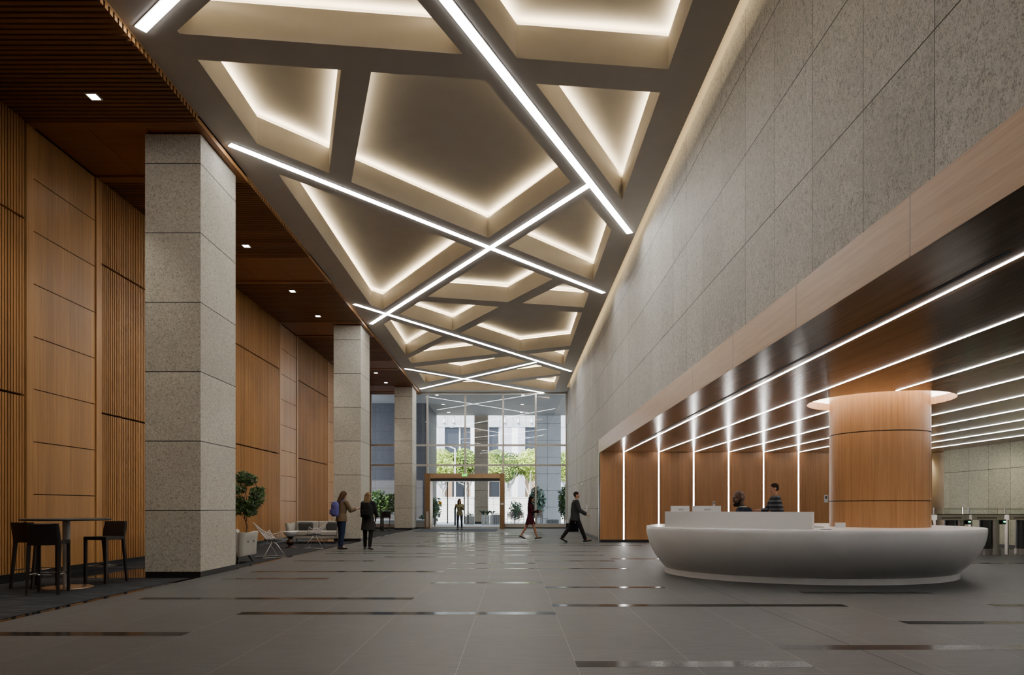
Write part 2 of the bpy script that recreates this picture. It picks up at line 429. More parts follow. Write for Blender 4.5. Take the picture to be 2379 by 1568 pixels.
def ccw(p):
    a = sum(p[i][0]*p[(i+1) % len(p)][1]-p[(i+1) % len(p)][0]*p[i][1] for i in range(len(p)))
    q = list(p) if a > 0 else list(reversed(p)); r = []
    for v in q:
        if not r or (abs(v[0]-r[-1][0])+abs(v[1]-r[-1][1])) > .03: r.append(v)
    if len(r) > 2 and abs(r[0][0]-r[-1][0])+abs(r[0][1]-r[-1][1]) < .03: r.pop()
    return r
def offs(p, o, lim=1.9):
    n = len(p); out = []
    for i in range(n):
        a, b, c = Vector(p[i-1]), Vector(p[i]), Vector(p[(i+1) % n])
        d1 = (b-a).normalized(); d2 = (c-b).normalized()
        n1 = Vector((d1.y, -d1.x)); n2 = Vector((d2.y, -d2.x)); bi = (n1+n2)
        if bi.length < 1e-4: bi = n1
        bi.normalize(); k = o/max(.2, bi.dot(n1)); k = max(-abs(o)*lim, min(abs(o)*lim, k)); out.append((b.x+bi.x*k, b.y+bi.y*k))
    return out
ce = MB(); cv = MB()
for b in beams: ce.quad([(x, y, ZC) for x, y in reversed(ccw(b))], 0)
Z1, Z2 = ZC+.51, ZC+.625
for c in cells:
    p = ccw(c.p)
    if len(p) < 3: continue
    n = len(p); o = offs(p, .115)
    i1, i2 = offs(p, .03), offs(p, .075)
    for i in range(n):
        j = (i+1) % n
        ce.quad([(*p[i],ZC),(*p[j],ZC),(*p[j],Z1),(*p[i],Z1)])
        ce.quad([(*p[i],Z1),(*p[j],Z1),(*o[j],Z1),(*o[i],Z1)])
        ce.quad([(*o[i],Z1),(*o[j],Z1),(*o[j],Z2),(*o[i],Z2)])
        cv.quad([(*i1[i],Z1+.012),(*i2[i],Z1+.012),(*i2[j],Z1+.012),(*i1[j],Z1+.012)])
    ce.quad([(x, y, Z2) for x, y in reversed(o)])
# perimeter bands and the plain ceiling behind the camera
for x0, x1, y0, y1 in ((XL,XLC,YB,YG),(XRC,XR,YB,YG),(XLC,XRC,YB,3.5),(XLC,XRC,39.6,YG)):
    ce.quad([(x0,y0,ZC),(x0,y1,ZC),(x1,y1,ZC),(x1,y0,ZC)])
ce.quad([(XR,YB,ZC),(XR,38.6,ZC),(XR,38.6,ZC+.02),(XR,YB,ZC+.02)])
ce.box(XR-.2, XS+.1, YB, YG, 8.62, 8.66)          # top of the wall cove
ce.box(XR, XS+.1, 38.6, YG, ZC-.002, 8.62)
ceiling = struct(ce.build('ceiling', M['paint']))
struct(cv.build('cove_light', M['cove'], ceiling))
wl = MB().quad([(XR-.12,YB,8.22),(XR-.12,YB,8.27),(XR-.12,38.5,8.27),(XR-.12,38.5,8.22)])
struct(wl.build('wall_wash_light', M['wash'], ceiling))
struct(MB().box(-9.2, 16, YB-.2, 50.4, 9.3, 9.5).build('sun_block_roof', M['concrete']))  # unseen slab added to stop sun leaking through ceiling gaps

# recessed light strips: (image end, image end, width)
def strip(a, b, w, label):
    A, B = pl(*a, ZC), pl(*b, ZC); d = B-A; L = d.length; e = empty('linear_ceiling_light', ((A+B)/2), math.atan2(d.y, d.x), label, 'ceiling light', 'white light strips in the coffered ceiling')
    MB().box(-L/2-.015, L/2+.015, -w/2-.015, w/2+.015, -.006, .03).build('channel', M['alu'], e)
    MB().box(-L/2, L/2, -w/2, w/2, -.014, -.006).build('diffuser', M['led'], e)
A0, B0 = pl(327,67,ZC), pl(395,0,ZC); e0 = A0+(B0-A0)*2.6
strip((327,67), (VX+(e0.x)*F/e0.y, VY-(ZC-EYE)*F/e0.y), .15, 'short white light strip at the ceiling edge above the nearest slatted soffit')
A1, B1 = pl(1036,0,ZC), pl(1463,541,ZC); e1 = B1+(A1-B1)*1.5
strip((1463,541), (VX+e1.x*F/e1.y, VY-(ZC-EYE)*F/e1.y), .145, 'longest white ceiling light strip, running from overhead down towards the granite wall')
strip((534,335), (1402,680), .135, 'white ceiling light strip starting just past the first granite column')
strip((1367,430), (862,752), .135, 'white ceiling light strip joining the longest strip to the soffit edge beside the second column')
strip((823,706), (1326,862), .13, 'white ceiling light strip crossing the second half of the hall')
strip((1245,841), (977,903), .13, 'short white ceiling light strip ending above the third granite column')
strip((941,856), (1262,912), .13, 'white ceiling light strip nearest the glass front wall')
for k, (y0, x0, x1) in enumerate(((-4.5,-4.2,2.2),(-2.2,-3.8,2.6))):  # unseen strips added behind the camera to brighten column fronts and walls
    e = empty('linear_ceiling_light', ((x0+x1)/2, y0+.6, ZC), .18*(-1)**k, 'added unseen ceiling light strip behind the viewer, brightening the near end of the hall', 'ceiling light', 'added fill light strips behind the viewer')
    MB().box((x0-x1)/2, (x1-x0)/2, -.07, .07, -.014, 0).build('diffuser', M['led'], e)

# ================================================================== LEFT SIDE: oak wall, soffit, columns
BANDS = [(11.80+6.39*k, 13.95+6.39*k) for k in range(-3, 5)]
BANDW = [(11.80+6.39*k, 13.95+6.39*k) for k in range(-3, 5)]
wallL = struct(MB().box(XW-.25, XW-.085, YB, YG, 0, 9.3).build('wall_left', M['dark_wood']))
def slats(y0, y1):
    m = MB(); n = int((y1-y0)/.067)
    for i in range(n):
        y = y0+.016+i*(y1-y0-.03)/n
        for z0, z1 in ((.13,3.155),(3.195,6.205),(6.245,7.97)): m.box(XW-.085, XW, y, y+.038, z0, z1)
    return m
def flat(y0, y1):
    m = MB()
    for a, b in ((y0,y0+.17),(y1-.17,y1)): m.box(XW-.085, XW+.012, a, b, .13, 7.91)
    zs = [.13]+[1.475+.925*k for k in range(7)]+[7.91]
    for a, b in zip(zs, zs[1:]): m.box(XW-.085, XW-.012, y0+.185, y1-.19, a+.008, b-.008)
    return m
prev = YB
for y0, y1 in BANDW:
    if y1 < YB: continue
    if y0 > prev: struct(slats(prev, y0).build('slat_panel', M['wood_slat'], wallL))
    struct(flat(max(y0, YB), min(y1, YG)).build('flat_panel', M['wood_v'], wallL)); prev = y1
if prev < YG: struct(slats(prev, YG).build('slat_panel', M['wood_slat'], wallL))
struct(MB().box(XW-.08, XW+.02, YB, YG, 0, .13).build('baseboard_left', M['black']))

sof = struct(MB().box(XW-.1, XL, YB, YG, 7.985, ZC+.02).build('ceiling_soffit', M['dark_wood']))
def sslats(y0, y1):
    m = MB(); n = max(1, int(round((y1-y0)/.11)))
    for i in range(n):
        y = y0+(i+.2)*(y1-y0)/n; m.box(XW, XL-.004, y, y+.068, 7.91, 7.985); m.quad([(XL,y,7.91),(XL,y+.068,7.91),(XL,y+.068,ZC),(XL,y,ZC)], 1)
    m.quad([(XL+.001,y0,7.995),(XL+.001,y1,7.995),(XL+.001,y1,ZC+.004),(XL+.001,y0,ZC+.004)], 1)
    return m
prev = YB
for y0, y1 in BANDS:
    if y1 < YB: continue
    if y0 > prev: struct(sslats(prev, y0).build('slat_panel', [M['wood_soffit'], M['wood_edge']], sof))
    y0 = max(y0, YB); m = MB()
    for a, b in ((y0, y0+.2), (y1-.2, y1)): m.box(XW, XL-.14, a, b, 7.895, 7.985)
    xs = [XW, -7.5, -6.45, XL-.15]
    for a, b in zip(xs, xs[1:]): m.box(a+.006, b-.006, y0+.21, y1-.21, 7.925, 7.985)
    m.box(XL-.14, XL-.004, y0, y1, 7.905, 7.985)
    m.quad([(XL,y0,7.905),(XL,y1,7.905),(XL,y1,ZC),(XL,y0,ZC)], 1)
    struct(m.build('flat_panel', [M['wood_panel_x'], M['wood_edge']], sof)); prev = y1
if prev < YG: struct(sslats(prev, YG).build('slat_panel', [M['wood_soffit'], M['wood_edge']], sof))

for y, lab in ((12.16, 'nearest square granite column on black plinth beside the bar table'), (24.95, 'middle square granite column on black plinth just behind the grey sofa'),
               (37.72, 'farthest square granite column on black plinth next to the glass front wall')):
    e = empty('granite_column', (-6.06, y+.765, 0), 0, lab, 'column', None, 'thing')
    MB().box(-.495, .495, -.765, .765, .10, 7.893).build('shaft', M['granite'], e)
    MB().box(-.49, .49, -.76, .76, 0.0, .10).build('plinth', M['black'], e)

def downlight(x, y, z, label, group, w=.15):
    e = empty('recessed_downlight', (x, y, z), 0, label, 'downlight', group)
    m = MB()
    for a, b, c, d in ((-w/2-.02,w/2+.02,-w/2-.02,-w/2),(-w/2-.02,w/2+.02,w/2,w/2+.02),(-w/2-.02,-w/2,-w/2,w/2),(w/2,w/2+.02,-w/2,w/2)): m.box(a, b, c, d, -.008, .03)
    m.build('trim_ring', M['white_plastic'], e)
    MB().box(-w/2, w/2, -w/2, w/2, .002, .01).build('lens', M['down'], e)
SPOTS = []
for y, lab in ((11.07,'square downlight in the slatted soffit nearest the viewer'),(14.7,'square downlight in the soffit hidden partly by the nearest granite column'),(17.4,'square downlight in the slatted soffit just past the nearest granite column'),
               (21.04,'square downlight in the soffit midway between the first two columns'),(23.78,'square downlight in the soffit just before the middle granite column'),
               (27.45,'square downlight in the soffit behind the middle column head'),(30.2,'second square downlight in the soffit behind the middle column'),
               (33.84,'square downlight in the soffit seen past the middle column, nearer one'),(36.5,'square downlight in the soffit just before the farthest column'),(8.3,'square downlight in the soffit over the viewer'),(5.0,'square downlight in the soffit behind the viewer')):
    downlight(-6.8, y, 7.905, lab, 'square downlights in the oak soffit'); SPOTS.append(y)
def spot(x, y, z, tgt, power, size, blend, col=(1,.9,.76), name='downlight_beam'):
    L = bpy.data.lights.new(name, 'SPOT'); L.energy = power; L.spot_size = math.radians(size); L.spot_blend = blend; L.shadow_soft_size = .06; L.color = col
    o = bpy.data.objects.new(name, L); C.objects.link(o); o.location = (x, y, z)
    o.rotation_euler = (Vector(tgt)-Vector((x, y, z))).to_track_quat('-Z', 'Y').to_euler(); return o
for y in SPOTS: spot(-6.8, y, 7.88, (-6.8-.5, y, 0), SPOT_W, 75, .9)

# ================================================================== RIGHT SIDE: granite wall, fascia, reception niche
m = MB(); m.box(XS, XS+.3, YB, YG, 3.5, 8.16); m.box(XS, XS+.3, 24.75, YG, .0, 3.5); m.box(XS, XS+.3, YB, YG, 8.16, 9.3, 1)
struct(m.build('wall_right', [M['granite_wall'], M['cream']]))
struct(MB().box(XS-.03, XS+.01, 24.75, YG, 0, .12).build('baseboard_right', M['black']))
m = MB(); m.box(XF, XS+.02, YB, 24.7, ZN+.002, 3.674)
struct(m.build('trim_1', M['wood_fascia']))
struct(MB().box(XF, XS+.25, 24.26, 24.72, 0, ZN).build('trim_2', plain('pale_jamb', (.42,.44,.43), .3, .1)))
# niche ceiling with the round opening about the column
CX, CY, RH = 6.75, 12.6, 1.22
m = MB(); x0, x1, y0, y1 = CX-1.4, CX+1.4, CY-1.4, CY+1.4
for a, b, c, d in ((XF,x0,YB,24.5),(x1,XE+.6,YB,27),(x0,x1,YB,y0),(x0,x1,y1,27)):
    m.quad([(a,c,ZN),(a,d,ZN),(b,d,ZN),(b,c,ZN)])
N = 64; cir = []; sq = []
for i in range(N):
    a = 2*PI*i/N; c, s = math.cos(a), math.sin(a); k = 1.4/max(abs(c), abs(s))
    cir.append((CX+RH*c, CY+RH*s)); sq.append((CX+k*c, CY+k*s))
for i in range(N):
    j = (i+1) % N
    m.quad([(*cir[i],ZN),(*sq[i],ZN),(*sq[j],ZN),(*cir[j],ZN)])
    m.quad([(*cir[i],ZN),(*cir[j],ZN),(*cir[j],ZN+.14),(*cir[i],ZN+.14)], 1)
m.box(3.777-.025, 3.777+.025, 5.2, 20.4, ZN-.003, ZN+.01, 2)
m.box(XS+.3, XE+.6, YB, 27, ZN+.3, ZN+.32, 3)
nc = struct(m.build('ceiling_niche', [M['wood_ceiling'], M['wood_column'], M['slot'], M['cream']]))
e = empty('ring_light', (CX, CY, ZN+.138), 0, 'glowing round ceiling recess around the top of the oak-clad column', 'ceiling light')
m = MB(); rr = [RH+.02, .83]
m.rings([[(r*math.cos(2*PI*i/64), r*math.sin(2*PI*i/64), .0) for i in range(64)] for r in rr], 0, False, False); m.build('diffuser', M['ringlight'], e)
wb = MB()
for a, b in zip([XF]+[3.923+1.238*k for k in range(9)], [3.923+1.238*k for k in range(9)]+[14.75]): wb.box(a+(.022 if a > XF else 0), b-.022 if b < 14.7 else b, YN, YN+.06, .10, ZN)
wb.box(XF, 14.75, YN+.06, YN+.3, 0, ZN, 1); wb.box(XF, 14.75, YN+.002, YN+.06, 0, .10, 2)
struct(wb.build('wall_niche', [M['wood_niche'], M['dark_wood'], M['black']]))
ORD = ['first','second','third','fourth','fifth','sixth','seventh','eighth','ninth']
for k in range(9):
    X = 3.923+1.238*k
    e = empty('vertical_light_strip', (X, YN+.012, .10), 0, f'{ORD[k]} vertical light strip in the oak reception wall counting from the granite wall', 'light strip', 'vertical light strips in the reception wall')
    MB().box(-.0165, .0165, -.012, .03, 0, ZN-.105).build('diffuser', M['led_thin'], e)
    segs = [(4.9, 24.15)]
    if k in (2, 3):
        h = math.sqrt(max(0, (RH+.03)**2-(X-CX)**2)); segs = [(4.9, CY-h), (CY+h, 24.15)]
    e = empty('ceiling_light_line', (X, 0, ZN), 0, f'{ORD[k]} thin light line in the reception ceiling counting from the granite wall', 'light strip', 'thin light lines in the reception ceiling')
    for a, b in segs: MB().box(-.0095, .0095, a, b, -.006, .01).build('diffuser', M['led_thin'], e)
# far end of the niche
struct(MB().box(XE, XE+.3, YB, 23.6, 0, ZN+.5).build('wall_far_right', M['granite_far']))
struct(MB().box(XE-.02, XE+.01, YB, 23.6, 0, .12).build('baseboard_far_right', M['black']))
m = MB(); m.box(XE+.25, XE+.45, 23.6, 27, 0, ZN+.5); m.box(14.7, XE+.5, 26.9, 27.1, 0, ZN+.5); m.box(XF+.3, 14.75, YN+.3, 27.1, 0, ZN+.5); m.box(14.75,14.81,YN-.05,YN+.3,0,ZN,1)
struct(m.build('wall_passage', [M['cream'], M['wood_niche']]))
struct(MB().box(-9.2, 16, YB-.2, YB, 0, 9.3).build('wall_back', M['granite_wall']))
struct(MB().box(XE+.5, XE+.7, YB-.2, 27, 0, 9.3).build('wall_outer_right', M['concrete']))
for y in (8.0, 12, 16, 20.5): spot(13.3, y, ZN-.02, (14.9, y, 1.2), WASH_W, 100, .8, (1,.88,.66))
spot(15.02, 24.9, ZN-.05, (15.05, 24.9, 0), 60, 110, .8, (1,.84,.6))

# round oak-clad column
e = empty('round_oak_column', (CX, CY, 0), 0, 'large round oak-clad column rising behind the white reception desk', 'column', None, 'thing')
R0 = .83
MB().lathe([(R0,.0),(R0,1.352)], n=72, caps=False).build('cladding', M['wood_column'], e)
MB().lathe([(R0,1.368),(R0,2.572)], n=72, caps=False).build('cladding', M['wood_column'], e)
MB().lathe([(R0,2.588),(R0,ZN+.14)], n=72, caps=False).build('cladding', M['wood_column'], e)
MB().lathe([(R0-.02,0),(R0-.02,ZN+.2)], n=48).build('core', M['slot'], e)
m = MB()
for a in (-47, 120): 
    t = math.radians(a); c, s = math.cos(t), math.sin(t); u = Vector((-s, c, 0)); p = Vector((c*R0, s*R0, 0))
    m.add([p+u*.004+Vector((c*.002,s*.002,z)) for z in (0, ZN+.13)]+[p-u*.004+Vector((c*.002,s*.002,z)) for z in (ZN+.13, 0)], [(0,1,2,3)])
m.build('seam', M['dark_wood'], e)
# ================================================================== GLASS FRONT WALL AND BRONZE DOOR PORTAL
Yg = YG
win = empty('window_1', (0, Yg, 0)); struct(win)
MX = [-8.42, -5.07, -2.83, -.58, 1.34, 3.16]
def mul(x0, x1, z0, z1, d=.07): 
    return MB().box(x0, x1, -d, d, z0, z1)
for x in MX:
    z0 = 3.2 if -5 < x < -.6 else .26
    struct(mul(x-.05, x+.05, 0.0 if x in (MX[0], MX[-1]) else z0, 8.0, .09).build('mullion', M['alu'], win))
for z in (4.907, 3.73):
    struct(mul(-8.42, 3.2, z-.055, z+.055).build('transom', M['alu'], win))
struct(mul(-8.42, 3.2, 7.93, 8.03).build('transom', M['alu'], win))
for a, b in ((-8.42,-5.07),(-.5,3.2)):
    struct(mul(a, b, .05, .27, .1).build('sill', M['alu'], win)); struct(mul(a, b, 0, .05, .09).build('sill_base', M['black'], win))
zs = [.27, 3.73, 4.907, 7.93]
for a, b in zip(MX, MX[1:]):
    for c, d in zip(zs, zs[1:]):
        if -5.1 < a < -.6 and c < 1: c = 3.2
        struct(MB().quad([(a+.05,0,c),(b-.05,0,c),(b-.05,0,d),(a+.05,0,d)]).build('pane', M['glass'], win))
# portal
YP = 39.3
pt = empty('door_1', (0, YP, 0)); struct(pt); pt['label'] = 'bronze clad entrance portal with glass doors in the front wall'; pt['category'] = 'door'
for a, b in ((-5.09,-4.78),(-.768,-.486)): struct(MB().box(a, b, 0, 1.3, 0, 3.195).build('jamb', M['bronze'], pt))
m = MB(); 
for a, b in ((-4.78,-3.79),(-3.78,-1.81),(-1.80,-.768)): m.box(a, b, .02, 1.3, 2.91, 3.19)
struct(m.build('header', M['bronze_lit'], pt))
struct(MB().box(-4.78, -.768, .12, 1.28, 2.76, 2.91).build('door_track', M['gunmetal'], pt))
for a, b in ((-4.78,-3.76),(-3.75,-2.78),(-2.77,-1.77),(-1.76,-.77)):
    g = struct(MB().quad([(a,1.0,.06),(b,1.0,.06),(b,1.0,2.76),(a,1.0,2.76)]).build('door_leaf', M['glass'], pt))
    struct(MB().box(a, b, .97, 1.03, 0.015, .085).build('bottom_rail', M['alu'], g))
for x in (-3.86, -2.87, -2.65): struct(MB().box(x-.03, x+.03, .90, .96, .28, 2.72).build('pull_handle', M['gunmetal'], pt))
struct(MB().box(-5.0, -4.86, -.02, 0, .1, 1.0).build('push_plate', M['alu'], pt))
MB().box(-.72, -.54, -.03, 0, 1.38, 1.49).build('card_reader', M['white_plastic'], pt)
m = MB().lathe([(.10,0),(.10,.006)], n=24); o = m.build('warning_sticker', M['yellow']); o.location = (-4.3, YP+.98, 1.49); o.rotation_euler = (PI/2,0,0)
tag(o, 'round yellow sticker on the glass beside the entrance doors', 'sticker')
def text(s, size, mat, loc, rot, parent=None, name='lettering', sx=1, shear=0, ext=.002):
    cu = bpy.data.curves.new(name, 'FONT'); cu.body = s; cu.size = size; cu.align_x = 'CENTER'; cu.align_y = 'CENTER'; cu.extrude = ext; cu.shear = shear
    t = bpy.data.objects.new('tmp', cu); C.objects.link(t); bpy.context.view_layer.update()
    me = bpy.data.meshes.new_from_object(t.evaluated_get(bpy.context.evaluated_depsgraph_get())); bpy.data.objects.remove(t)
    me.materials.clear(); me.materials.append(mat)
    o = bpy.data.objects.new(name, me); C.objects.link(o); o.location = loc; o.rotation_euler = rot; o.scale = (sx, 1, 1)
    if parent: o.parent = parent
    return o
ex = empty('exit_sign', (-2.78, YP-.0, 3.08), 0, 'green EXIT sign on the header above the entrance doors', 'sign')
MB().box(-.165, .165, -.018, 0, -.09, .09).build('sign_panel', plain('sign_panel', (.30,.26,.2), .2), ex)
text('EXIT', .20, M['exit_green'], (0, -.021, 0), (PI/2,0,0), ex, sx=.78)
o = MB().box(-.10, .10, -.02, .02, 1.1, 1.35).build('wall_plate', M['white_plastic'], None, loc=(XS-.02, 29.5, .0)); o.rotation_euler = (0,0,PI/2); tag(o, 'small white plate on the granite wall behind the walking man', 'wall plate')
for y, z, lab in ((31.2, 2.3, 'small white camera on the granite wall nearer to the reception niche'), (36.2, 1.9, 'small white camera on the granite wall nearer to the glass wall')):
    e = empty('security_camera', (XS, y, z), 0, lab, 'camera')
    MB().box(-.03, 0, -.03, .03, -.03, .03).build('mount', M['white_plastic'], e); MB().cap((-.04,0,0), (-.10,-.05,-.04), .03, .035).build('housing', M['white_plastic'], e)
# emergency floor sign / panel by the mat
# ================================================================== OUTDOORS
g = MB(); g.box(-60, 60, YG, 64, -.12, -.01); struct(g.build('ground_plaza', M['concrete']))
struct(MB().box(-60, 60, 64, 130, -.12, -.02).build('ground_street', plain('asphalt', (.22,.22,.23), .9)))
struct(MB().box(-13, 8.5, YG+.1, 50.4, 8.02, 9.3).build('ceiling_canopy', plain('canopy_soffit', (.17,.17,.175), .7)))
for y in (41.2, 44.9, 48.7):
    for x in (-4.6, .6):
        w = {41.2:'nearest the glass', 44.9:'in the middle', 48.7:'farthest out'}[y]
        downlight(x, y, 8.015, f"square downlight in the outdoor canopy {w}, {'over the doors' if x < 0 else 'over the fixed glass'}", 'canopy downlights', .18)
e = empty('outdoor_granite_column', (-2.375, 51.2, 0), 0, 'tall granite column outside in front of the doors under the canopy edge', 'column', None, 'thing')
MB().box(-.5, .5, -.5, .5, .16, 8.3).build('shaft', granite('stone_outdoor_column', (.20,.16,.115), (.42,.345,.26), (.55,.47,.37), [(2,1.25,1.236,.02)], None, .6), e); MB().box(-.49, .49, -.49, .49, -.02, .16).build('plinth', M['black'], e)
struct(MB().box(1.75, 3.55, 50.6, 52, -.02, 9.3).build('wall_outdoor_right', granite('stone_outdoor_pale', (.42,.43,.44), (.58,.60,.61), (.72,.73,.73), [(2,1.25,1.236,.02),(0,2.55,1.3,.02)], None, .6)))
struct(MB().box(-14, -5.6, 44.5, 50, -.02, 8.3).build('wall_outdoor_left', granite('stone_shadow', (.025,.025,.028), (.05,.05,.056), (.08,.08,.09), [(2, 1.25, 1.236, .02), (0, .1, 1.3, .015)], None, .6)))  # shade under the canopy painted in as near-black stone
lw = MB(); lw.box(-30, 30, 63, 63.5, -.02, 2.1); lw.box(-30, 30, 62.95, 63.55, 2.1, 2.2)
struct(lw.build('wall_garden', granite('white_garden_wall', (.6,.6,.57), (.72,.71,.68), (.8,.79,.76), [(0,0,1.8,.02),(2,.1,.7,.02)], None, .5)))
# building across the street
fac = empty('building', (0, 76, 0), 0, 'stone office building with tall dark windows across the street behind the trees', 'building', None, 'thing')
MB().box(-32, 32, .6, 1, 0, 26).build('wall', plain('facade_stone', (.42,.43,.47), .8), fac)
MB().box(-32, 32, 0, .6, 10.15, 11.6).build('spandrel', granite('spandrel_stone', (.42,.44,.47), (.52,.54,.57), (.6,.62,.65), [(0,0,1.45,.03)]), fac)
MB().box(-32, 32, .0, .6, 11.6, 26).build('upper_wall', M['stone_out'], fac)
white = plain('sunlit_stone', (.92,.9,.86), .7); lav = plain('shaded_stone', (.47,.47,.55), .8); dkg = glass('dark_glazing'); dkg = plain('dark_window', (.03,.035,.045), .08, .2)  # pillar faces: sun and shade painted in as two stone colours
tan = plain('tan_cladding', (.34,.22,.13), .6)
X74 = lambda px: (px-VX)*76/F
for s in (-1, 0, 1, 2):
    o = (s*187)*76/F
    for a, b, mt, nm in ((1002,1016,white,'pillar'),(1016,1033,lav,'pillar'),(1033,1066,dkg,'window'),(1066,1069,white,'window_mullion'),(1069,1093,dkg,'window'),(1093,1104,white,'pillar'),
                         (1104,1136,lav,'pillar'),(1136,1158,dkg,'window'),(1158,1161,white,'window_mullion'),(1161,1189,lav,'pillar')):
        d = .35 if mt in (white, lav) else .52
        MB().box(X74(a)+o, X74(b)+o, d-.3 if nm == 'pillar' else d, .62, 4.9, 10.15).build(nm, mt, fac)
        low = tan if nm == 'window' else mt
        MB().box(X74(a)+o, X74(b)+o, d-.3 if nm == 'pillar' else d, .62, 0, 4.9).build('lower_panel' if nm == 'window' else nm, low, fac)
MB().box(X74(1050), X74(1078), .30, .6, 2.2, 5).build('lower_window', dkg, fac)
MB().box(X74(1139), X74(1160), .30, .6, 2.2, 5).build('lower_window', dkg, fac)
for px in (1011, 1032, 1054, 1173, 1204, 1235):
    e = empty('wall_sconce', (X74(px), 75.9, 10.9), 0, f"white cone lamp on the far building's stone band, {'left' if px < 1100 else 'right'} of the outdoor column", 'wall lamp', 'wall lamps left of the column' if px < 1100 else 'wall lamps right of the column')
    MB().lathe([(.15,-.26),(.06,.2),(.02,.24)], n=12).build('shade', M['white_plastic'], e)
    MB().box(-.05, .05, 0, .12, .1, .5).build('bracket', M['steel'], e)
    spot(X74(px), 75.6, 10.6, (X74(px), 75.9, 8), 60, 80, .6)
# trees
def foliage(m, c, r, n, size, rnd, mats=2, shell=.55):
    for i in range(n):
        while True:
            v = Vector((rnd.uniform(-1,1), rnd.uniform(-1,1), rnd.uniform(-1,1)))
            if shell < v.length < 1: break
        p = Vector((c[0]+v.x*r[0], c[1]+v.y*r[1], c[2]+v.z*r[2]))
        u = Vector((rnd.gauss(0,1), rnd.gauss(0,1), rnd.gauss(0,1))).normalized(); w = u.orthogonal().normalized(); s = size*rnd.uniform(.6, 1.3)
        m.quad([p-u*s, p+w*s*.45, p+u*s, p-w*s*.45], rnd.randrange(mats))
def tree(px, Y, zb, z0, z1, rx, seed, label, n=900, mats=None, bark='bark_pale', group=None, size=.22, tr=.13):
    rnd = random.Random(seed); x = (px-VX)*Y/F
    e = empty('street_tree', (x, Y, zb), 0, label, 'tree', group)
    m = MB(); h = z0-zb; m.tube([(0,0,0),(.05,0,h*.5),(-.03,0,h*.8),(0,0,h+.6)], [tr*1.2,tr,tr*.85,tr*.4], 8)
    for k in range(5):
        a = rnd.uniform(0, 2*PI); m.tube([(0,0,h*(.45+.1*k)),(rx*.35*math.cos(a),rx*.35*math.sin(a),h*.8+.4),(rx*.7*math.cos(a),rx*.6*math.sin(a),h+.9)], [tr*.6,tr*.45,tr*.15], 6)
    m.build('trunk', M[bark], e)
    f = MB()
    for k in range(12):
        a = 2*PI*k/12+rnd.uniform(-.3,.3); q = rnd.uniform(.15, .8)
        c = (rx*q*math.cos(a)*.8, rx*q*math.sin(a)*.7, (z0+z1)/2-zb+rnd.uniform(-.28,.28)*(z1-z0))
        foliage(f, c, (rx*.55, rx*.5, (z1-z0)*.32), n//12, size, rnd)
    f.build('foliage', mats or [M['leaf_sun'], M['leaf']], e); return e
for k, (px, lab) in enumerate(((966,'leftmost flat-topped street tree behind the white garden wall, mostly hidden'),(1026,'flat-topped street tree seen through the left door leaf'),(1081,'flat-topped street tree seen left of the outdoor column'),
        (1130,'flat-topped street tree directly behind the outdoor column'),(1181,'flat-topped street tree just right of the door portal'),(1232,'flat-topped street tree behind the woman in burgundy'),
        (1284,'flat-topped street tree behind the outdoor stone wall'),(1318,'flat-topped street tree seen at the right edge of the glass wall'),(905,'flat-topped street tree hidden beyond the left stone wall'))):
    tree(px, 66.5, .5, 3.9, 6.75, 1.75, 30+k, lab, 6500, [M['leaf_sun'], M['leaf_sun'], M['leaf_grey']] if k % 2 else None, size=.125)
e = empty('street_lamp_post', ((1057-VX)*58/F, 58, 0), 0, 'pale slim lamp post outside left of the outdoor column', 'lamp post')
MB().lathe([(.13,0),(.11,.4),(.075,.5),(.06,6.2)], n=12).build('pole', M['white_plastic'], e); MB().cap((0,0,6.2),(-.6,0,6.45),.05).ell((-.7,0,6.44),(.3,.13,.06)).build('lamp_head', M['white_plastic'], e)
e = empty('bollard', ((1057.5-VX)*47/F, 47, 0), 0, 'dark slim bollard behind the woman in the doorway', 'bollard')
MB().lathe([(.07,0),(.07,1.15),(.03,1.2)], n=12).build('post', M['gunmetal'], e); MB().lathe([(.2,0),(.2,.02)], n=16).build('base', M['steel'], e)
def shrub(px, Y, z0, z1, r, seed, label, mats, n=500, size=.1, name='shrub', stem=True):
    rnd = random.Random(seed); e = empty(name, ((px-VX)*Y/F, Y, z0), 0, label, 'plant'); h = z1-z0; f = MB()
    for k in range(6): foliage(f, (rnd.uniform(-.4,.4)*r, rnd.uniform(-.4,.4)*r, h*rnd.uniform(.45,.7)), (r*.65, r*.65, h*.33), n//6, size, rnd, len(mats), .2)
    f.build('foliage', mats, e)
    m = MB()
    for k in range(4): m.tube([(0,0,0),(rnd.uniform(-.3,.3)*r,rnd.uniform(-.3,.3)*r,h*.6)], [.03,.012], 5)
    m.build('stem', M['bark'], e); return e
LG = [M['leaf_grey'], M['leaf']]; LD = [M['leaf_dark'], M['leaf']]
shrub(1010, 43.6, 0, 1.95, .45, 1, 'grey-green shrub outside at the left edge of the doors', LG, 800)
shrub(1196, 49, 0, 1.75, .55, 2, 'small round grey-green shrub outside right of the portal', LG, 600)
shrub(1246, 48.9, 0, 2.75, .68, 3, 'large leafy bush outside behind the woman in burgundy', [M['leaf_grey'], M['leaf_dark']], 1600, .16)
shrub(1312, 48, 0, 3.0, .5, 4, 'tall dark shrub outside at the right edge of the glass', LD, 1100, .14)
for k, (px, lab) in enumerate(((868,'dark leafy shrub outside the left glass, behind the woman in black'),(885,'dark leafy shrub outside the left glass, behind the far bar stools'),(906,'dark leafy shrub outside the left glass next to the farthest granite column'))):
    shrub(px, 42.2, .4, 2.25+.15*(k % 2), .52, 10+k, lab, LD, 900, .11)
struct(MB().box(-12, -5.25, 41.0, 43.4, -.02, .42).build('curb_planter', M['concrete']))
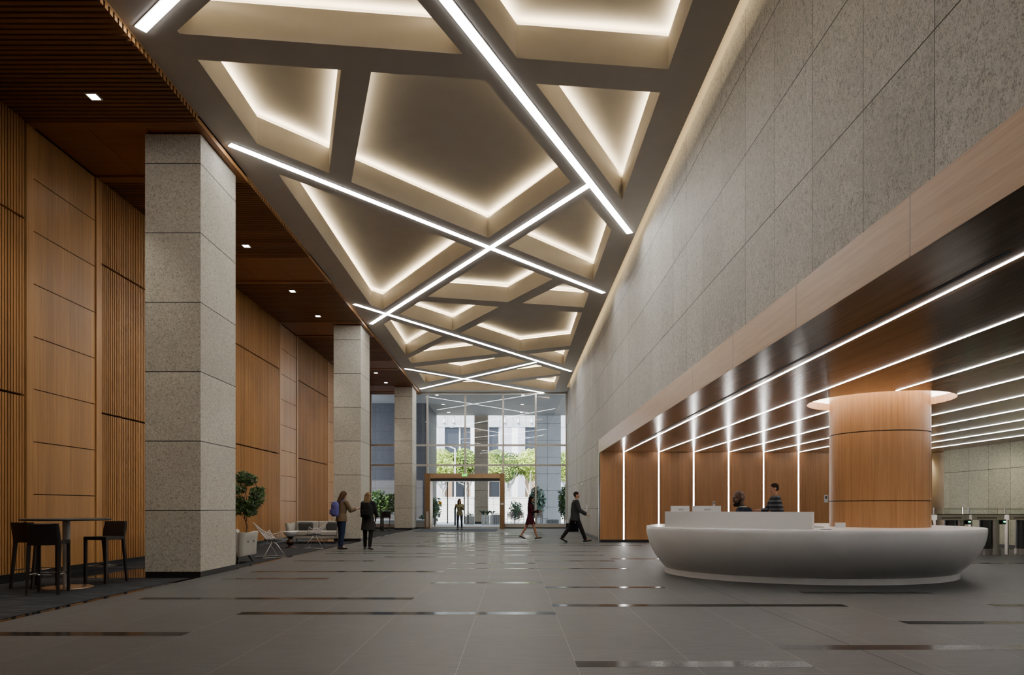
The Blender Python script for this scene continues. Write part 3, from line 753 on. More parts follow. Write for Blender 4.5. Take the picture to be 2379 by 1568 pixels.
struct(MB().box(-12, -5.25, 40.98, 43.42, .42, .47).build('curb_coping', M['white_plastic']))
shrub(981, 41.8, .47, .8, .25, 15, 'small pale plant on the planter curb between column and portal', LG, 200, .06)
# planters and bins
for k, px in enumerate((1123, 1132.5, 1142)):
    e = empty('tall_planter', ((px-VX)*49/F, 49+k*.42, 0), 0, ['pale tall planter box outside nearest the outdoor column','middle one of three pale tall planter boxes outside','pale tall planter box outside beside the wire bin'][k], 'planter')
    MB().prism([(-.13,-.2),(.13,-.2),(.13,.2),(-.13,.2)], 0, .68).build('box', M['concrete'], e)
    rnd = random.Random(k); f = MB()
    for i in range(26):
        a = rnd.uniform(0, 2*PI); r = rnd.uniform(.15,.42); f.add([(0,0,.66),(r*.5*math.cos(a)+.03,r*.5*math.sin(a),.95),(r*math.cos(a),r*math.sin(a),.92+rnd.uniform(-.1,.15)),(r*.5*math.cos(a)-.03,r*.5*math.sin(a),.93)], [(0,1,2,3)], 0)
    f.build('foliage', [M['leaf_dark']], e)
e = empty('wire_bin', ((1153-VX)*47.5/F, 47.5, 0), 0, 'pale wire litter bin outside seen through the right door leaf', 'bin')
m = MB()
for i in range(28):
    a = 2*PI*i/28; c, s = math.cos(a)*.33, math.sin(a)*.33; m.tube([(c*.9,s*.9,.03),(c,s,.8)], .011, 4)
m.build('wire_cage', M['white_plastic'], e); MB().lathe([(.3,.02),(.3,.05)], n=24).lathe([(.345,.78),(.345,.82),(.31,.82),(.31,.78)], n=28, caps=False).build('rim', M['white_plastic'], e); MB().lathe([(.24,.06),(.27,.72)], n=20).build('liner', M['gunmetal'], e)
e = empty('stone_planter', ((1091-VX)*50/F, 50, 0), 0, 'low square stone planter outside left of the outdoor column', 'planter')
MB().box(-.36, .36, -.3, .3, -.01, .58).build('box', M['concrete'], e); f = MB(); foliage(f, (0,0,.68), (.3,.25,.15), 90, .07, random.Random(3), 2, .1); f.build('foliage', LG, e)
e = empty('stone_bench', ((1284-VX)*47/F, 47, 0), 0, 'low stone bench outside against the stone wall at right', 'bench')
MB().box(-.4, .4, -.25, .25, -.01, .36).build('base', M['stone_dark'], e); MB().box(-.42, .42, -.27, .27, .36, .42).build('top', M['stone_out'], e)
# cafe chairs and tables outside
CW = plain('cafe_slat_wood', (.12,.085,.06), .6)
def cafe_chair(): 
    e = empty('cafe_chair', (0,0,0)); m = MB()
    for i in range(5): m.box(-.2, .2, -.2+.083*i, -.14+.083*i, .44, .46)
    m.build('seat', CW, e)
    m = MB()
    for i in range(5): m.box(-.2, .2, -.23-.02*i, -.215-.02*i, .52+.075*i, .57+.075*i)
    m.build('backrest', CW, e)
    for x, y in ((-.2,.18),(.2,.18)): MB().tube([(x,y,0),(x,y,.45)], .014, 6).build('leg', M['gunmetal'], e)
    for x in (-.2,.2): MB().tube([(x,-.28,0),(x,-.2,.45),(x,-.32,.9)], .014, 6).build('leg', M['gunmetal'], e)
    return e
cc = cafe_chair(); CH = [(1183,47,.3,'slatted cafe chair outside nearest the bronze portal'),(1197,48.5,-1.2,'slatted cafe chair outside facing sideways beside the round shrub'),(1210,46.2,0,'slatted cafe chair outside with its back to the glass, left of the woman in burgundy'),
      (1252,46.5,.2,'slatted cafe chair outside just right of the woman in burgundy'),(1265,47.5,-1.9,'slatted cafe chair outside standing in profile by the stone wall')]
for k, (px, Y, rz, lab) in enumerate(CH):
    o = cc if k == 0 else copy_tree(cc)
    o.location = ((px-VX)*Y/F, Y, 0); o.rotation_euler = (0,0,rz); tag(o, lab, 'chair', 'cafe chairs outside')
def cafe_table(px, Y, lab):
    e = empty('cafe_table', ((px-VX)*Y/F, Y, 0), 0, lab, 'table', 'cafe tables outside')
    MB().box(-.55, .55, -.35, .35, .70, .73).build('tabletop', M['gunmetal'], e); MB().lathe([(.03,.02),(.03,.70)], n=10).build('pedestal', M['gunmetal'], e); MB().lathe([(.25,0),(.25,.02)], n=16).build('base', M['gunmetal'], e)
cafe_table(1196, 47.4, 'dark cafe table outside between the chairs left of the woman in burgundy'); cafe_table(1240, 47.6, 'dark cafe table outside behind the woman in burgundy')

# ================================================================== RECEPTION DESK
DX, DY = 5.55, 13.0
desk = empty('reception_desk', (DX, DY, 0), 0, 'large white boat-shaped reception desk in front of the round oak column', 'desk')
def elp(a, b, z, n=96, cx=0, cy=0): return [(cx+a*math.cos(2*PI*i/n), cy+b*math.sin(2*PI*i/n), z) for i in range(n)]
MB().rings([elp(2.63,2.11,0), elp(2.63,2.11,.10), elp(2.5,2.0,.101)], caps=False, smooth=False).build('plinth', M['white'], desk)
R = []
for i in range(15):
    u = i/14; t = 1-(1-u)**2.1; R.append(elp(2.62+.343*t, 2.09+.585*t, .102+.775*u))
R.append(elp(2.955,2.667,.888))
MB().rings(R, caps=False).build('hull', M['white'], desk)
HX, HY, HA, HB = 4.7-DX, 13.15-DY, 1.1, 1.55
out, inn = elp(2.955,2.667,.889), elp(HA,HB,.889,96,HX,HY)
MB().rings([out, inn], caps=False, smooth=False).rings([inn, elp(HA,HB,.0,96,HX,HY)], caps=False).build('counter', M['white'], desk)
P0, P1 = Vector((2.73,12.28)), Vector((4.81,10.99)); dd = (P1-P0); L = dd.length; an = math.atan2(dd.y, dd.x)
o = MB().box(0, L, 0, .05, .889, 1.172).box(0, .05, .05, .30, .889, 1.172).box(L-.05, L, .05, .25, .889, 1.172).build('transaction_screen', plain('white_screen', (.84,.84,.835), .3, 0, .5, .01), desk); o.location = (P0.x-DX, P0.y-DY, 0); o.rotation_euler = (0,0,an)
def monitor(x, y, rz, w, lab, tw):
    e = empty('computer_monitor', (x, y, .889), rz, lab, 'monitor', None)
    MB().box(-w/2, w/2, -.02, .025, .08, .385).build('back_cover', M['white_plastic'], e); MB().box(-w/2+.01, w/2-.01, .025, .03, .09, .375).build('screen', M['ink'], e)
    MB().box(-.03, .03, 0, .02, .01, .1).build('stand', M['white_plastic'], e); MB().box(-.11, .11, -.07, .11, 0, .012).build('base', M['white_plastic'], e)
    text('ASUS', tw, M['ink'], (0, -.022, .315), (PI/2,0,0), e, 'logo', 1.25, .25)
monitor(3.07, 12.55, .25, .36, 'white monitor with a dark maker logo on its back, left one on the reception desk', .036)
monitor(3.53, 12.45, .0, .51, 'white monitor with a dark maker logo on its back, right one on the reception desk', .042)
e = empty('desk_telephone', (4.02, 11.98, .889), .4, 'small white desk telephone behind the screen next to the monitors', 'telephone')
MB().box(-.09, .09, -.1, .1, 0, .05).build('base', M['white_plastic'], e); MB().box(-.09, -.03, -.1, .1, .06, .09).build('handset', M['white_plastic'], e); MB().box(-.02,.09,.04,.05,.05,.30).build('display_panel', M['white_plastic'], e)
e = empty('paper_box', (5.74, 11.98, .889), 0, 'small white box on the counter against the round oak column', 'box'); 
MB().box(-.07, .07, -.05, .05, 0, .075).build('box', M['white_plastic'], e); MB().box(-.073, .073, -.053, .053, .075, .088).build('lid', M['white_plastic'], e)
e = empty('paper_box', (5.0, 10.92, .889), .1, 'thin dark tablet lying on the counter beside the white screen end', 'tablet'); e.name = 'tablet'
MB().box(-.07, .07, -.045, .045, .001, .008).build('body', M['ink'], e)
for x, z, w, h, lab in ((7.11, 1.37, .08, .17, 'small dark grey control panel on the oak reception wall left of the seated guard'), (11.08, 1.55, .14, .27, 'light grey control panel on the oak wall half hidden by the round column')):
    e = empty('wall_control_panel', (x, YN-.012, z), 0, lab, 'control panel'); MB().box(-w/2, w/2, -.012, .012, -h/2, h/2).build('plate', M['plate'], e); MB().box(-w/4, w/4, -.016, -.011, 0, h/3).build('button', M['gunmetal'], e)
e = empty('wall_control_panel', (14.98, 26.88, 1.6), 0, 'small grey sign plate on the cream passage wall', 'sign plate'); MB().box(-.1, .1, -.02, .01, -.07, .07).build('plate', M['steel'], e)
# seat of the guard
e = empty('office_chair', (4.30, 12.12, 0), PI/2, 'office chair under the seated guard behind the reception desk', 'chair')
MB().lathe([(.22,.44),(.25,.46),(.25,.5),(.2,.52)], n=20).build('seat', M['gunmetal'], e); MB().loft([((0,-.24,.6),.2,.03),((0,-.27,.98),.18,.03)]).build('backrest', M['gunmetal'], e); MB().lathe([(.03,.06),(.03,.44)], n=10).build('gas_lift', M['steel'], e)
for k in range(5):
    a = 2*PI*k/5; MB().cap((0,0,.09),(.27*math.cos(a),.27*math.sin(a),.05),.03,.03).ell((.27*math.cos(a),.27*math.sin(a),.03),(.03,.03,.03)).build('leg', M['gunmetal'], e)
# ================================================================== TURNSTILES
def turnstile():
    e = empty('turnstile', (0,0,0))
    MB().box(-.42, .42, -.14, .14, .91, 1.05).build('head', M['steel'], e)
    MB().box(-.44, .44, -.15, .15, 1.05, 1.065).build('top_plate', M['black'], e)
    MB().box(-.30, .22, -.143, -.139, .955, .98).build('reader_slot', M['slot'], e)
    MB().lathe([(.13,0),(.13,.91)], n=28).build('post', M['gunmetal'], e); o = MB().lathe([(.11,0),(.11,.91)], n=28).build('post', M['steel'], e); o.location = (.27,.02,0)
    o = MB().lathe([(.15,0),(.15,.16)], n=28).build('foot', M['steel'], e); o.location = (.27,.02,0)
    o = MB().lathe([(.15,0),(.15,.16)], n=28).build('foot', M['steel'], e)
    MB().box(-.40, -.36, -.05, .05, 0, .91).build('slim_post', M['steel'], e)
    w = MB().box(-.40, .34, .0, .012, 1.066, 1.24).build('glass_wing', M['glass_thin'], e); MB().box(-.43, -.40, -.005, .017, 1.066, 1.24).build('bright_edge', M['white_plastic'], w)
    o = MB().ell((0,0,0), (.035,.008,.016)).build('indicator', M['green_led'], e); o.location = (.42,-.15,.87)
    MB().box(.38, .46, -.14, .0, .80, .93).build('indicator_block', M['gunmetal'], e)
    return e
ts = turnstile()
for k, (x, y, lab) in enumerate(((11.45,17.9,'brushed steel turnstile nearest the round oak column'),(12.4,17.95,'brushed steel turnstile second from the oak column'),(13.4,18.0,'brushed steel turnstile at the far right edge of the view'),(14.3,18.05,'brushed steel turnstile against the far granite wall'))):
    o = ts if k == 0 else copy_tree(ts)
    o.location = (x, y, 0); tag(o, lab, 'turnstile', 'turnstiles')

# ================================================================== LOUNGE FURNITURE
e = empty('bar_table', (-6.91, 10.56, 0), 0, 'tall round bar table with dark top and grey pole at the near left', 'table')
MB().lathe([(.59,1.045),(.605,1.05),(.605,1.072),(.595,1.077)], n=48).build('tabletop', M['table_top'], e)
MB().lathe([(.052,.03),(.052,1.045)], n=24).build('pole', M['grey_pole'], e)
MB().lathe([(.37,.007),(.37,.015),(.34,.022),(.08,.03)], n=40).build('base', plain('copper_tint_base', (.42,.30,.22), .25, .8), e)
def bar_stool():
    e = empty('bar_stool', (0,0,0))
    MB().loft([((0,0,.715),.215,.205),((0,0,.72),.22,.21),((0,0,.755),.22,.21),((0,0,.765),.2,.19)], n=4).build('cushion_core', M['leather'], e)
    m = MB(); m.box(-.21, .21, -.205, .205, .71, .762); m.build('seat', M['leather'], e)
    m = MB(); N = 9                                      # curved back panel
    rows = []
    for z, yy, w in ((.70,-.195,.205),(.80,-.21,.208),(.92,-.235,.205),(1.0,-.255,.197)):
        rows.append([( w*(2*i/(N-1)-1), yy-.025*(1-(2*i/(N-1)-1)**2)+.018, z+(.012*abs(2*i/(N-1)-1)**2 if z == 1.0 else 0)) for i in range(N)]+[(w*(1-2*i/(N-1)), yy-.025*(1-(1-2*i/(N-1))**2)-.018, z+(.012*abs(1-2*i/(N-1))**2 if z == 1.0 else 0)) for i in range(N)])
    m.rings(rows); m.build('backrest', M['leather'], e)
    for x, y in ((-.19,.185),(.19,.185)): MB().prism([(x-.02,y-.02),(x+.02,y-.02),(x+.02,y+.02),(x-.02,y+.02)], 0, .72).build('leg', M['leather'], e)
    for x in (-.19,.19): MB().add([(x+a*w, y+b*w, z) for z, y, w in ((0,-.27,.016),(.72,-.19,.022)) for a, b in ((-1,-1),(1,-1),(1,1),(-1,1))], [(3,2,1,0),(4,5,6,7),(0,1,5,4),(1,2,6,5),(2,3,7,6),(3,0,4,7)]).build('leg', M['leather'], e)
    MB().tube([(-.19,.185,.28),(-.1,.22,.28),(.1,.22,.28),(.19,.185,.28),(.2,-.22,.28),(-.2,-.22,.28),(-.19,.185,.28)], .008, 6).build('footrest', M['chrome'], e)
    return e
bs = bar_stool()
def face(dx, dy): return math.atan2(dy, dx)-PI/2
BS = [(-6.74,9.92,face(-.17,.57),'dark leather bar stool with its back to the viewer, nearest of three','bar stools around the near bar table'),(-7.45,10.68,face(.2,1),'dark leather bar stool at the left of the near bar table','bar stools around the near bar table'),
      (-6.74,11.26,face(-.12,-.62),'dark leather bar stool facing the viewer beside the nearest granite column','bar stools around the near bar table'),
      (-6.52,35.0,face(-.2,1),'black bar stool standing in front of the farthest granite column','bar stools by the glass'),(-6.95,35.5,face(.9,.3),'black bar stool by the glass half hidden by the woman in black','bar stools by the glass')]
for k, (x, y, rz, lab, gr) in enumerate(BS):
    o = bs if k == 0 else copy_tree(bs)
    o.location = (x, y, .006); o.rotation_euler = (0,0,rz); tag(o, lab, 'bar stool', gr)
e = empty('bar_table', (-7.0, 36.2, 0), 0, 'tall dark bar table by the glass behind the far stools', 'table')
MB().lathe([(.5,1.04),(.5,1.07)], n=36).build('tabletop', M['table_top'], e); MB().lathe([(.045,.02),(.045,1.04)], n=16).build('pole', M['gunmetal'], e); MB().lathe([(.33,.006),(.33,.02)], n=32).build('base', M['gunmetal'], e)

def rbox(x0, x1, y0, y1, z0, z1, b=.03, bulge=0):      # soft cushion block
    m = bmesh.new(); bmesh.ops.create_cube(m, size=1)
    for v in m.verts: v.co = Vector(((x0+x1)/2+v.co.x*(x1-x0), (y0+y1)/2+v.co.y*(y1-y0), (z0+z1)/2+v.co.z*(z1-z0)))
    bmesh.ops.bevel(m, geom=list(m.edges), offset=b, segments=3, profile=.6, affect='EDGES')
    q = MB(); m.verts.index_update(); q.add([v.co.copy() for v in m.verts], [[v.index for v in f.verts] for f in m.faces], 0, True); m.free(); return q
def armpad(x0, x1, y0, y1, z0, z1, side):              # flared end panel with two buttons
    q = MB(); R = []
    for t in (0, .05, .3, .7, .95, 1):
        z = z0+(z1-z0)*t; fl_ = .05*t*t*side; k = .02 if t in (0, 1) else 0; dip = 0
        N = 7; a = []
        for i in range(N):
            u = i/(N-1); w = .03*math.sin(PI*u)*(t > .9)
            a.append((x0+fl_+k*.5, y0+(y1-y0)*u, z-w))
        for i in range(N):
            u = 1-i/(N-1); w = .03*math.sin(PI*u)*(t > .9)
            a.append((x1+fl_-k*.5, y0+(y1-y0)*u, z-w))
        R.append(a)
    return q.rings(R)
def sofa(loc, rz, W, label, name='sofa'):
    e = empty(name, loc, rz, label, 'sofa'); D = .88
    rbox(-W/2+.06, W/2-.06, -D/2+.04, D/2-.05, .16, .26, .02).build('base_frame', M['sofa'], e)
    for a, b in ((-W/2+.13, -.005), (.005, W/2-.13)): rbox(a, b, -D/2+.14, D/2-.02, .26, .43, .045).build('seat_cushion', M['sofa'], e)
    rbox(-W/2+.1, W/2-.1, -D/2, -D/2+.13, .2, .73, .05).build('backrest', M['sofa'], e)
    for a, b in ((-W/2+.14, -.005), (.005, W/2-.14)): rbox(a, b, -D/2+.1, -D/2+.25, .40, .76, .05).build('back_cushion', M['sofa'], e)
    for s in (-1, 1):
        x0, x1 = (W/2-.14, W/2-.02) if s > 0 else (-W/2+.02, -W/2+.14)
        a = armpad(x0, x1, -D/2+.02, D/2, .17, .70, s).build('armrest', M['sofa'], e)
        for y in (-.12, .22):
            o = MB().ell((0,0,0), (.008,.022,.022)).build('button', M['cushion'], a); o.location = ((x1+.028) if s > 0 else (x0-.028), y, .48)
    for sx in (-1, 1):
        for sy in (-1, 1): MB().tube([(sx*(W/2-.16), sy*(D/2-.14), .17),(sx*(W/2-.09), sy*(D/2-.04), 0)], [.026,.012], 8).build('leg', M['dark_leg'], e)
    return e
sofa((-6.83, 15.25, .006), 0, 1.9, 'grey sofa partly hidden behind the nearest granite column, showing its buttoned end')
sofa((-6.83, 23.75, .006), PI, 1.86, 'grey two-seat sofa facing the viewer in front of the middle granite column')
def cushion(x, y, z, rz, lab, w=.5):
    e = rbox(-w/2, w/2, -.06, .06, -.15, .15, .055).build('throw_cushion', M['cushion']); e.location = (x, y, z); e.rotation_euler = (.25,0,rz); tag(e, lab, 'cushion', None)
cushion(-7.22, 23.78, .58, .0, 'dark grey cushion on the left seat of the far grey sofa')
cushion(-6.33, 23.86, .58, .0, 'dark grey cushion on the right seat of the far grey sofa', .4)
def wire_chair(loc, rz, label):
    e = empty('wire_chair', loc, rz, label, 'chair', 'diamond wire lounge chairs')
    # diamond shell: u across, v from front tip to the back tip; faces +Y
    def P(a, b):                                       # a, b in 0..1 along the two wire families
        u = (a-b); v = (a+b-1)                         # -1..1 diamond
        x = u*.43; y = .30-.62*(v*.5+.5)
        z = .40+.10*u*u+.16*abs(u)**3+ (.0 if v < 0 else .46*v**1.35) - .05*(1-abs(v))*(1-abs(u)) + (.02*v*v if v < 0 else 0)
        y -= .12*max(0, v)**1.2; y += .10*abs(u)
        return Vector((x, y, z))
    m = MB(); N = 15
    def cl(t): return .0+t
    for i in range(N+1):
        t = i/N
        m.tube([P(t, j/14) for j in range(15)], .0055, 5); m.tube([P(j/14, t) for j in range(15)], .0055, 5)
    m.build('wire_shell', M['wire'], e)
    r = MB(); ed = [P(j/10,0) for j in range(11)]+[P(1,j/10) for j in range(1,11)]+[P(1-j/10,1) for j in range(1,11)]+[P(0,1-j/10) for j in range(1,11)]
    r.tube(ed, .010, 6); r.build('rim', M['wire'], e)
    m = MB(); n = 24; R = []
    for rr, dz in ((.0,.03),(.16,.035),(.24,.02),(.25,.0)): R.append([(rr*math.cos(2*PI*i/n)+0, .05+rr*.95*math.sin(2*PI*i/n), .405+dz+.10*(rr*math.cos(2*PI*i/n)/.43)**2) for i in range(n)])
    R[0] = [(1e-3*math.cos(2*PI*i/n), .05+1e-3*math.sin(2*PI*i/n), .435) for i in range(n)]
    m.rings(R); m.build('seat_pad', M['pad'], e)
    for s in (-1, 1): MB().tube([(s*.12,-.02,.40),(s*.27,.02,.36),(s*.30,.26,.012),(s*.30,-.30,.012),(s*.24,-.08,.36),(s*.12,-.06,.42)], .008, 8).build('leg', M['wire'], e)
    MB().tube([(-.26,0,.362),(.26,0,.362)], .008, 8).tube([(-.30,.2,.03),(.30,.2,.03)], .006, 6).build('cross_bar', M['wire'], e)
    return e
wire_chair((-6.0, 16.95, .006), face(.78,.62), 'diamond-shaped chrome wire chair nearer to the viewer with dark seat pad')
wire_chair((-5.98, 20.6, .006), face(-1,-.1), 'diamond-shaped chrome wire chair standing in front of the far grey sofa')
e = empty('side_table', (-6.82, 20.9, .006), 0, 'small side table with white bowl-like top on dark turned base', 'table')
MB().lathe([(.10,.345),(.13,.36),(.225,.485),(.225,.50),(.215,.505)], n=36).build('tabletop', M['white_plastic'], e)
MB().lathe([(.19,0),(.19,.012),(.07,.035),(.06,.09),(.12,.11),(.125,.22),(.06,.25),(.07,.30),(.11,.35)], n=36).build('base', M['dark_metal'], e)
rnd = random.Random(11)
e = empty('potted_fig_tree', (-7.45, 19.0, .006), 0, 'slim leafy indoor tree rising behind the near grey sofa', 'plant')
MB().lathe([(.17,0),(.21,.04),(.24,.42),(.22,.42),(.20,.36)], n=28).build('pot', M['pot'], e); MB().lathe([(.20,.355),(.20,.365)], n=20).build('soil', M['soil'], e)
m = MB(); m.tube([(0,0,.35),(.05,0,.7),(-.03,.02,.95),(.05,0,1.3),(.0,0,1.75),(.02,0,2.05)], [.022,.018,.017,.015,.01,.005], 7)
BR = [(.25,-.05,1.35),(-.25,.1,1.4),(.3,.1,1.65),(-.2,-.1,1.75),(.12,0,2.0),(-.1,.1,2.08),(.32,0,1.5),(.15,-.1,1.15),(-.25,0,1.2)]
for b in BR: m.tube([(.02,0,b[2]-.35),(b[0]*.5,b[1]*.5,b[2]-.12),b], [.01,.007,.003], 5)
m.build('trunk', M['bark'], e); f = MB()
for b in BR: foliage(f, b, (.235,.22,.18), 230, .05, rnd, 2, .1)
f.build('foliage', [M['leaf'], M['leaf_dark']], e)
# ================================================================== PEOPLE
def skin_mat(n, c): return plain(n, c, .5, 0, .4, .05, 20)
SK_L = skin_mat('skin_light', (.52,.30,.20)); SK_D = skin_mat('skin_dark', (.085,.04,.024)); SK_M = skin_mat('skin_tan', (.42,.22,.14))
EYE_M = plain('eye_dark', (.02,.012,.01), .2); EYE_W = plain('eye_white', (.36,.34,.32), .3)
def cloth(n, c, v=.15): return plain(n, c, .85, 0, .2, v, 25)
def rem(o, vox, sm=3):
    r = o.modifiers.new('remesh', 'REMESH'); r.mode = 'VOXEL'; r.voxel_size = vox; r.use_smooth_shade = True
    if sm: s = o.modifiers.new('smooth', 'SMOOTH'); s.factor = .5; s.iterations = sm
    return o
def person(label, loc, rz, H, legs, arms, skin, lean=.03, turn=0, nod=0, female=False, seat_hip=None, hair=None, beard=None, top=None, bottom=None, shoes=None, coat=None, collar=None, heel=0, curl=.9):
    s = H/1.70; e = empty('person', loc, rz, label, 'person'); V = Vector
    sh = .165 if female else .185; hw = .092
    th, kn, ft = .425, .415, .075
    # legs
    def ld(phi, knee, side, spread=.02):
        a = V((side*spread, math.sin(phi), -math.cos(phi))).normalized(); q = phi-knee
        return a, V((0, math.sin(q), -math.cos(q))), q
    L = []; low = 0
    for i, (phi, knee) in enumerate(legs):
        sd = -1 if i == 0 else 1; a, b, q = ld(phi, knee, sd); hip = V((sd*hw, 0, 0)); k = hip+a*th; an = k+b*kn
        fp = min(.25, q*.9) if q < 0 else .12*q*2
        toe = an+V((sd*.02, .165*math.cos(fp), .165*math.sin(fp)-.045)); hl = an+V((0, -.055*math.cos(fp)+.03*math.sin(-fp)*0, -.05-.05*math.sin(fp)))
        low = min(low, toe.z-.03, hl.z-.028-heel); L.append([hip, k, an, toe, hl])
    zp = -low if seat_hip is None else seat_hip
    O = V((0, 0, zp))
    for l in L:
        for j in range(5): l[j] = l[j]+O
    T = V((0, math.sin(lean), math.cos(lean)))
    waist = O+T*.13; chest = O+T*.33; nb = O+T*.525
    hc = nb+V((0, .02+.10*math.sin(lean), .155))
    RZ = Matrix.Rotation(turn, 3, 'Z') @ Matrix.Rotation(-nod, 3, 'X')
    def hp(x, y, z): return hc+RZ @ V((x, y, z))
    A = []
    for i, (sp, ab, el, inw) in enumerate(arms):
        sd = -1 if i == 0 else 1; S = nb-T*.055+V((sd*sh, 0, 0))
        ud = V((sd*math.sin(ab), math.sin(sp)*math.cos(ab), -math.cos(sp)*math.cos(ab))).normalized(); E = S+ud*.285
        q = sp+el; fd = V((sd*(math.sin(ab)*.6-inw), math.sin(q), -math.cos(q))).normalized(); Wr = E+fd*.25
        A.append((S, E, Wr, fd, sd))
    b = MB(); g = lambda p: p*s
    def cap(m, p, q, r0, r1=None): m.cap(p*s, q*s, r0*s, (r0 if r1 is None else r1)*s, 12)
    def ell(m, c, r, M_=None): m.ell(c*s, tuple(x*s for x in r), M_, 16)
    # head
    ell(b, hp(0,-.008,.022), (.074,.093,.098), RZ); ell(b, hp(0,.022,-.045), (.056,.066,.068), RZ); ell(b, hp(0,.062,-.085), (.027,.026,.022), RZ)
    cap(b, hp(0,.084,.012), hp(0,.102,-.024), .009, .0125); ell(b, hp(0,.093,-.027), (.018,.014,.009), RZ)
    ell(b, hp(0,.074,.03), (.05,.022,.012), RZ); ell(b, hp(0,.086,-.056), (.026,.010,.006), RZ); ell(b, hp(0,.084,-.068), (.022,.011,.007), RZ)
    for sd in (-1, 1): ell(b, hp(sd*.077,-.01,-.002), (.012,.02,.032), RZ); ell(b, hp(sd*.04,.066,-.02), (.024,.024,.02), RZ)
    cap(b, nb-T*.03, hc+V((0,-.015,-.06)), .055 if not female else .047, .05 if not female else .043)
    # trunk
    cap(b, nb-T*.06-V((sh*.8,0,0)), nb-T*.06+V((sh*.8,0,0)), .052)
    b.loft([((O+T*d)*s, rx*s, ry*s) for d, rx, ry in ((-.06,.12,.09),(.0,.155,.105),(.12,.125,.09),(.33,.15,.10),(.44,.15,.09),(.50,.08,.06))])
    for hip, k, an, toe, hl in L:
        cap(b, hip-V((0,0,.02)), k, .083, .052); cap(b, k, k+(an-k)*.4, .05, .052); cap(b, k+(an-k)*.35, an, .052, .034)
        cap(b, an, toe+V((0,-.012,.008)), .030, .018); cap(b, an, hl, .030, .022)
    for S_, E, Wr, fd, sd in A:
        cap(b, S_, E, .048, .038); cap(b, E, E+(Wr-E)*.35, .038, .039); cap(b, E+(Wr-E)*.3, Wr, .038, .025)
        # hand: palm, four fingers and a thumb
        lat = V((0,1,0))-fd*fd.y
        if lat.length < .3: lat = V((0,0,1))-fd*fd.z
        lat.normalize(); pn = fd.cross(lat).normalized()
        if pn.x*sd > 0: pn = -pn                # palm faces the body
        if abs(fd.y) > .75: lat = V((-sd,0,0)); pn = V((0,0,1)); lat = (lat-fd*lat.dot(fd)).normalized(); pn = (pn-fd*pn.dot(fd)).normalized()
        pc = Wr+fd*.05; cap(b, Wr+fd*.015+lat*.012, Wr+fd*.08+lat*.022, .021, .0185); cap(b, Wr+fd*.015-lat*.012, Wr+fd*.078-lat*.026, .021, .0175)
        for j, (o, ln) in enumerate(((.032,.068),(.011,.076),(-.011,.071),(-.032,.055))):
            k0 = Wr+fd*.085+lat*o; d1 = (fd*math.cos(curl*.5)+pn*math.sin(curl*.5)); d2 = (fd*math.cos(curl*1.3)+pn*math.sin(curl*1.3))
            cap(b, k0, k0+d1*ln*.55, .0095, .009); cap(b, k0+d1*ln*.55, k0+d1*ln*.55+d2*ln*.5, .009, .0075)
        t0 = Wr+fd*.03+lat*.03; t1 = t0+(fd*.6+lat*.6+pn*.35).normalized()*.04; cap(b, t0, t1, .012, .0105); cap(b, t1, t1+(fd*.8+pn*.5+lat*.1).normalized()*.035, .0105, .0085)
    body = rem(b.build('body', skin, e), .0075*s, 2)
    for sd in (-1, 1):
        m = MB(); m.ell(hp(sd*.033,.074,.006)*s, (.013*s,.008*s,.008*s), RZ, 12, 0); m.ell(hp(sd*.033,.0815,.006)*s, (.006*s,.003*s,.006*s), RZ, 10, 1); m.build('eye', [EYE_W, EYE_M], e)
    # clothing
    def sleeves(m, ex, ln):
        for S_, E, Wr, fd, sd in A:
            cap(m, S_, E, .052+ex, .043+ex)
            if ln > 0: cap(m, E, E+(Wr-E)*ln, .043+ex, .033+ex)
    if top:
        mt, z0, ex, ln = top[:4]; m = MB(); wr = .165 if not female else .15
        secs = [((O+T*z0)*s, (.178+ex)*s, (.136+ex)*s), ((O+T*max(z0+.02, .02))*s, (.165+ex)*s, (.118+ex)*s), ((O+T*.14)*s, ((.138 if not female else .122)+ex)*s, (.104+ex)*s), ((O+T*.33)*s, ((.16 if not female else .148)+ex)*s, (.118+ex)*s), ((O+T*.43)*s, ((.165 if not female else .15)+ex)*s, (.105+ex)*s), ((O+T*.49)*s, (.10+ex)*s, (.072+ex)*s), ((O+T*.53)*s, (.062+ex)*s, (.06+ex)*s)]
        m.loft(secs, 24); cap(m, nb-T*.06-V((sh*.85,0,0)), nb-T*.06+V((sh*.85,0,0)), .056+ex); sleeves(m, ex, ln)
        if female:
            for sd in (-1, 1): ell(m, O+T*.345+V((sd*.065,.085+ex,0)), (.06,.05,.055))
        rem(m.build(top[4] if len(top) > 4 else 'shirt', mt, e), .011*s, 3)
    if bottom:
        kind, mt = bottom[:2]; m = MB()
        if kind == 'trousers':
            w = bottom[2] if len(bottom) > 2 else .012
            m.loft([((O+T*d)*s, (rx+w*.5)*s, (ry+w*.5)*s) for d, rx, ry in ((-.09,.13,.10),(.0,.165,.12),(.10,.145,.11))], 24)
            for hip, k, an, toe, hl in L: cap(m, hip-V((0,0,.02)), k, .088+w, .058+w); cap(m, k, k+(an-k)*.95, .058+w, .042+w)
        else:                                    # skirt down to a given height below the hip, following both thighs
            dn, fl_ = bottom[2], bottom[3]
            my = sum((l[1]-l[0]).y for l in L)/2
            m.loft([(V((0,0,O.z+.13))*s, .13*s, .10*s), (V((0,0,O.z))*s, .172*s, .125*s), (V((0,my*.3,O.z-dn*.5))*s, (.168+fl_*.5)*s, (.135+fl_*.7)*s), (V((0,my*.6,O.z-dn))*s, (.15+fl_)*s, (.15+fl_*1.3)*s)], 28)
        rem(m.build(kind, mt, e), .011*s, 3)
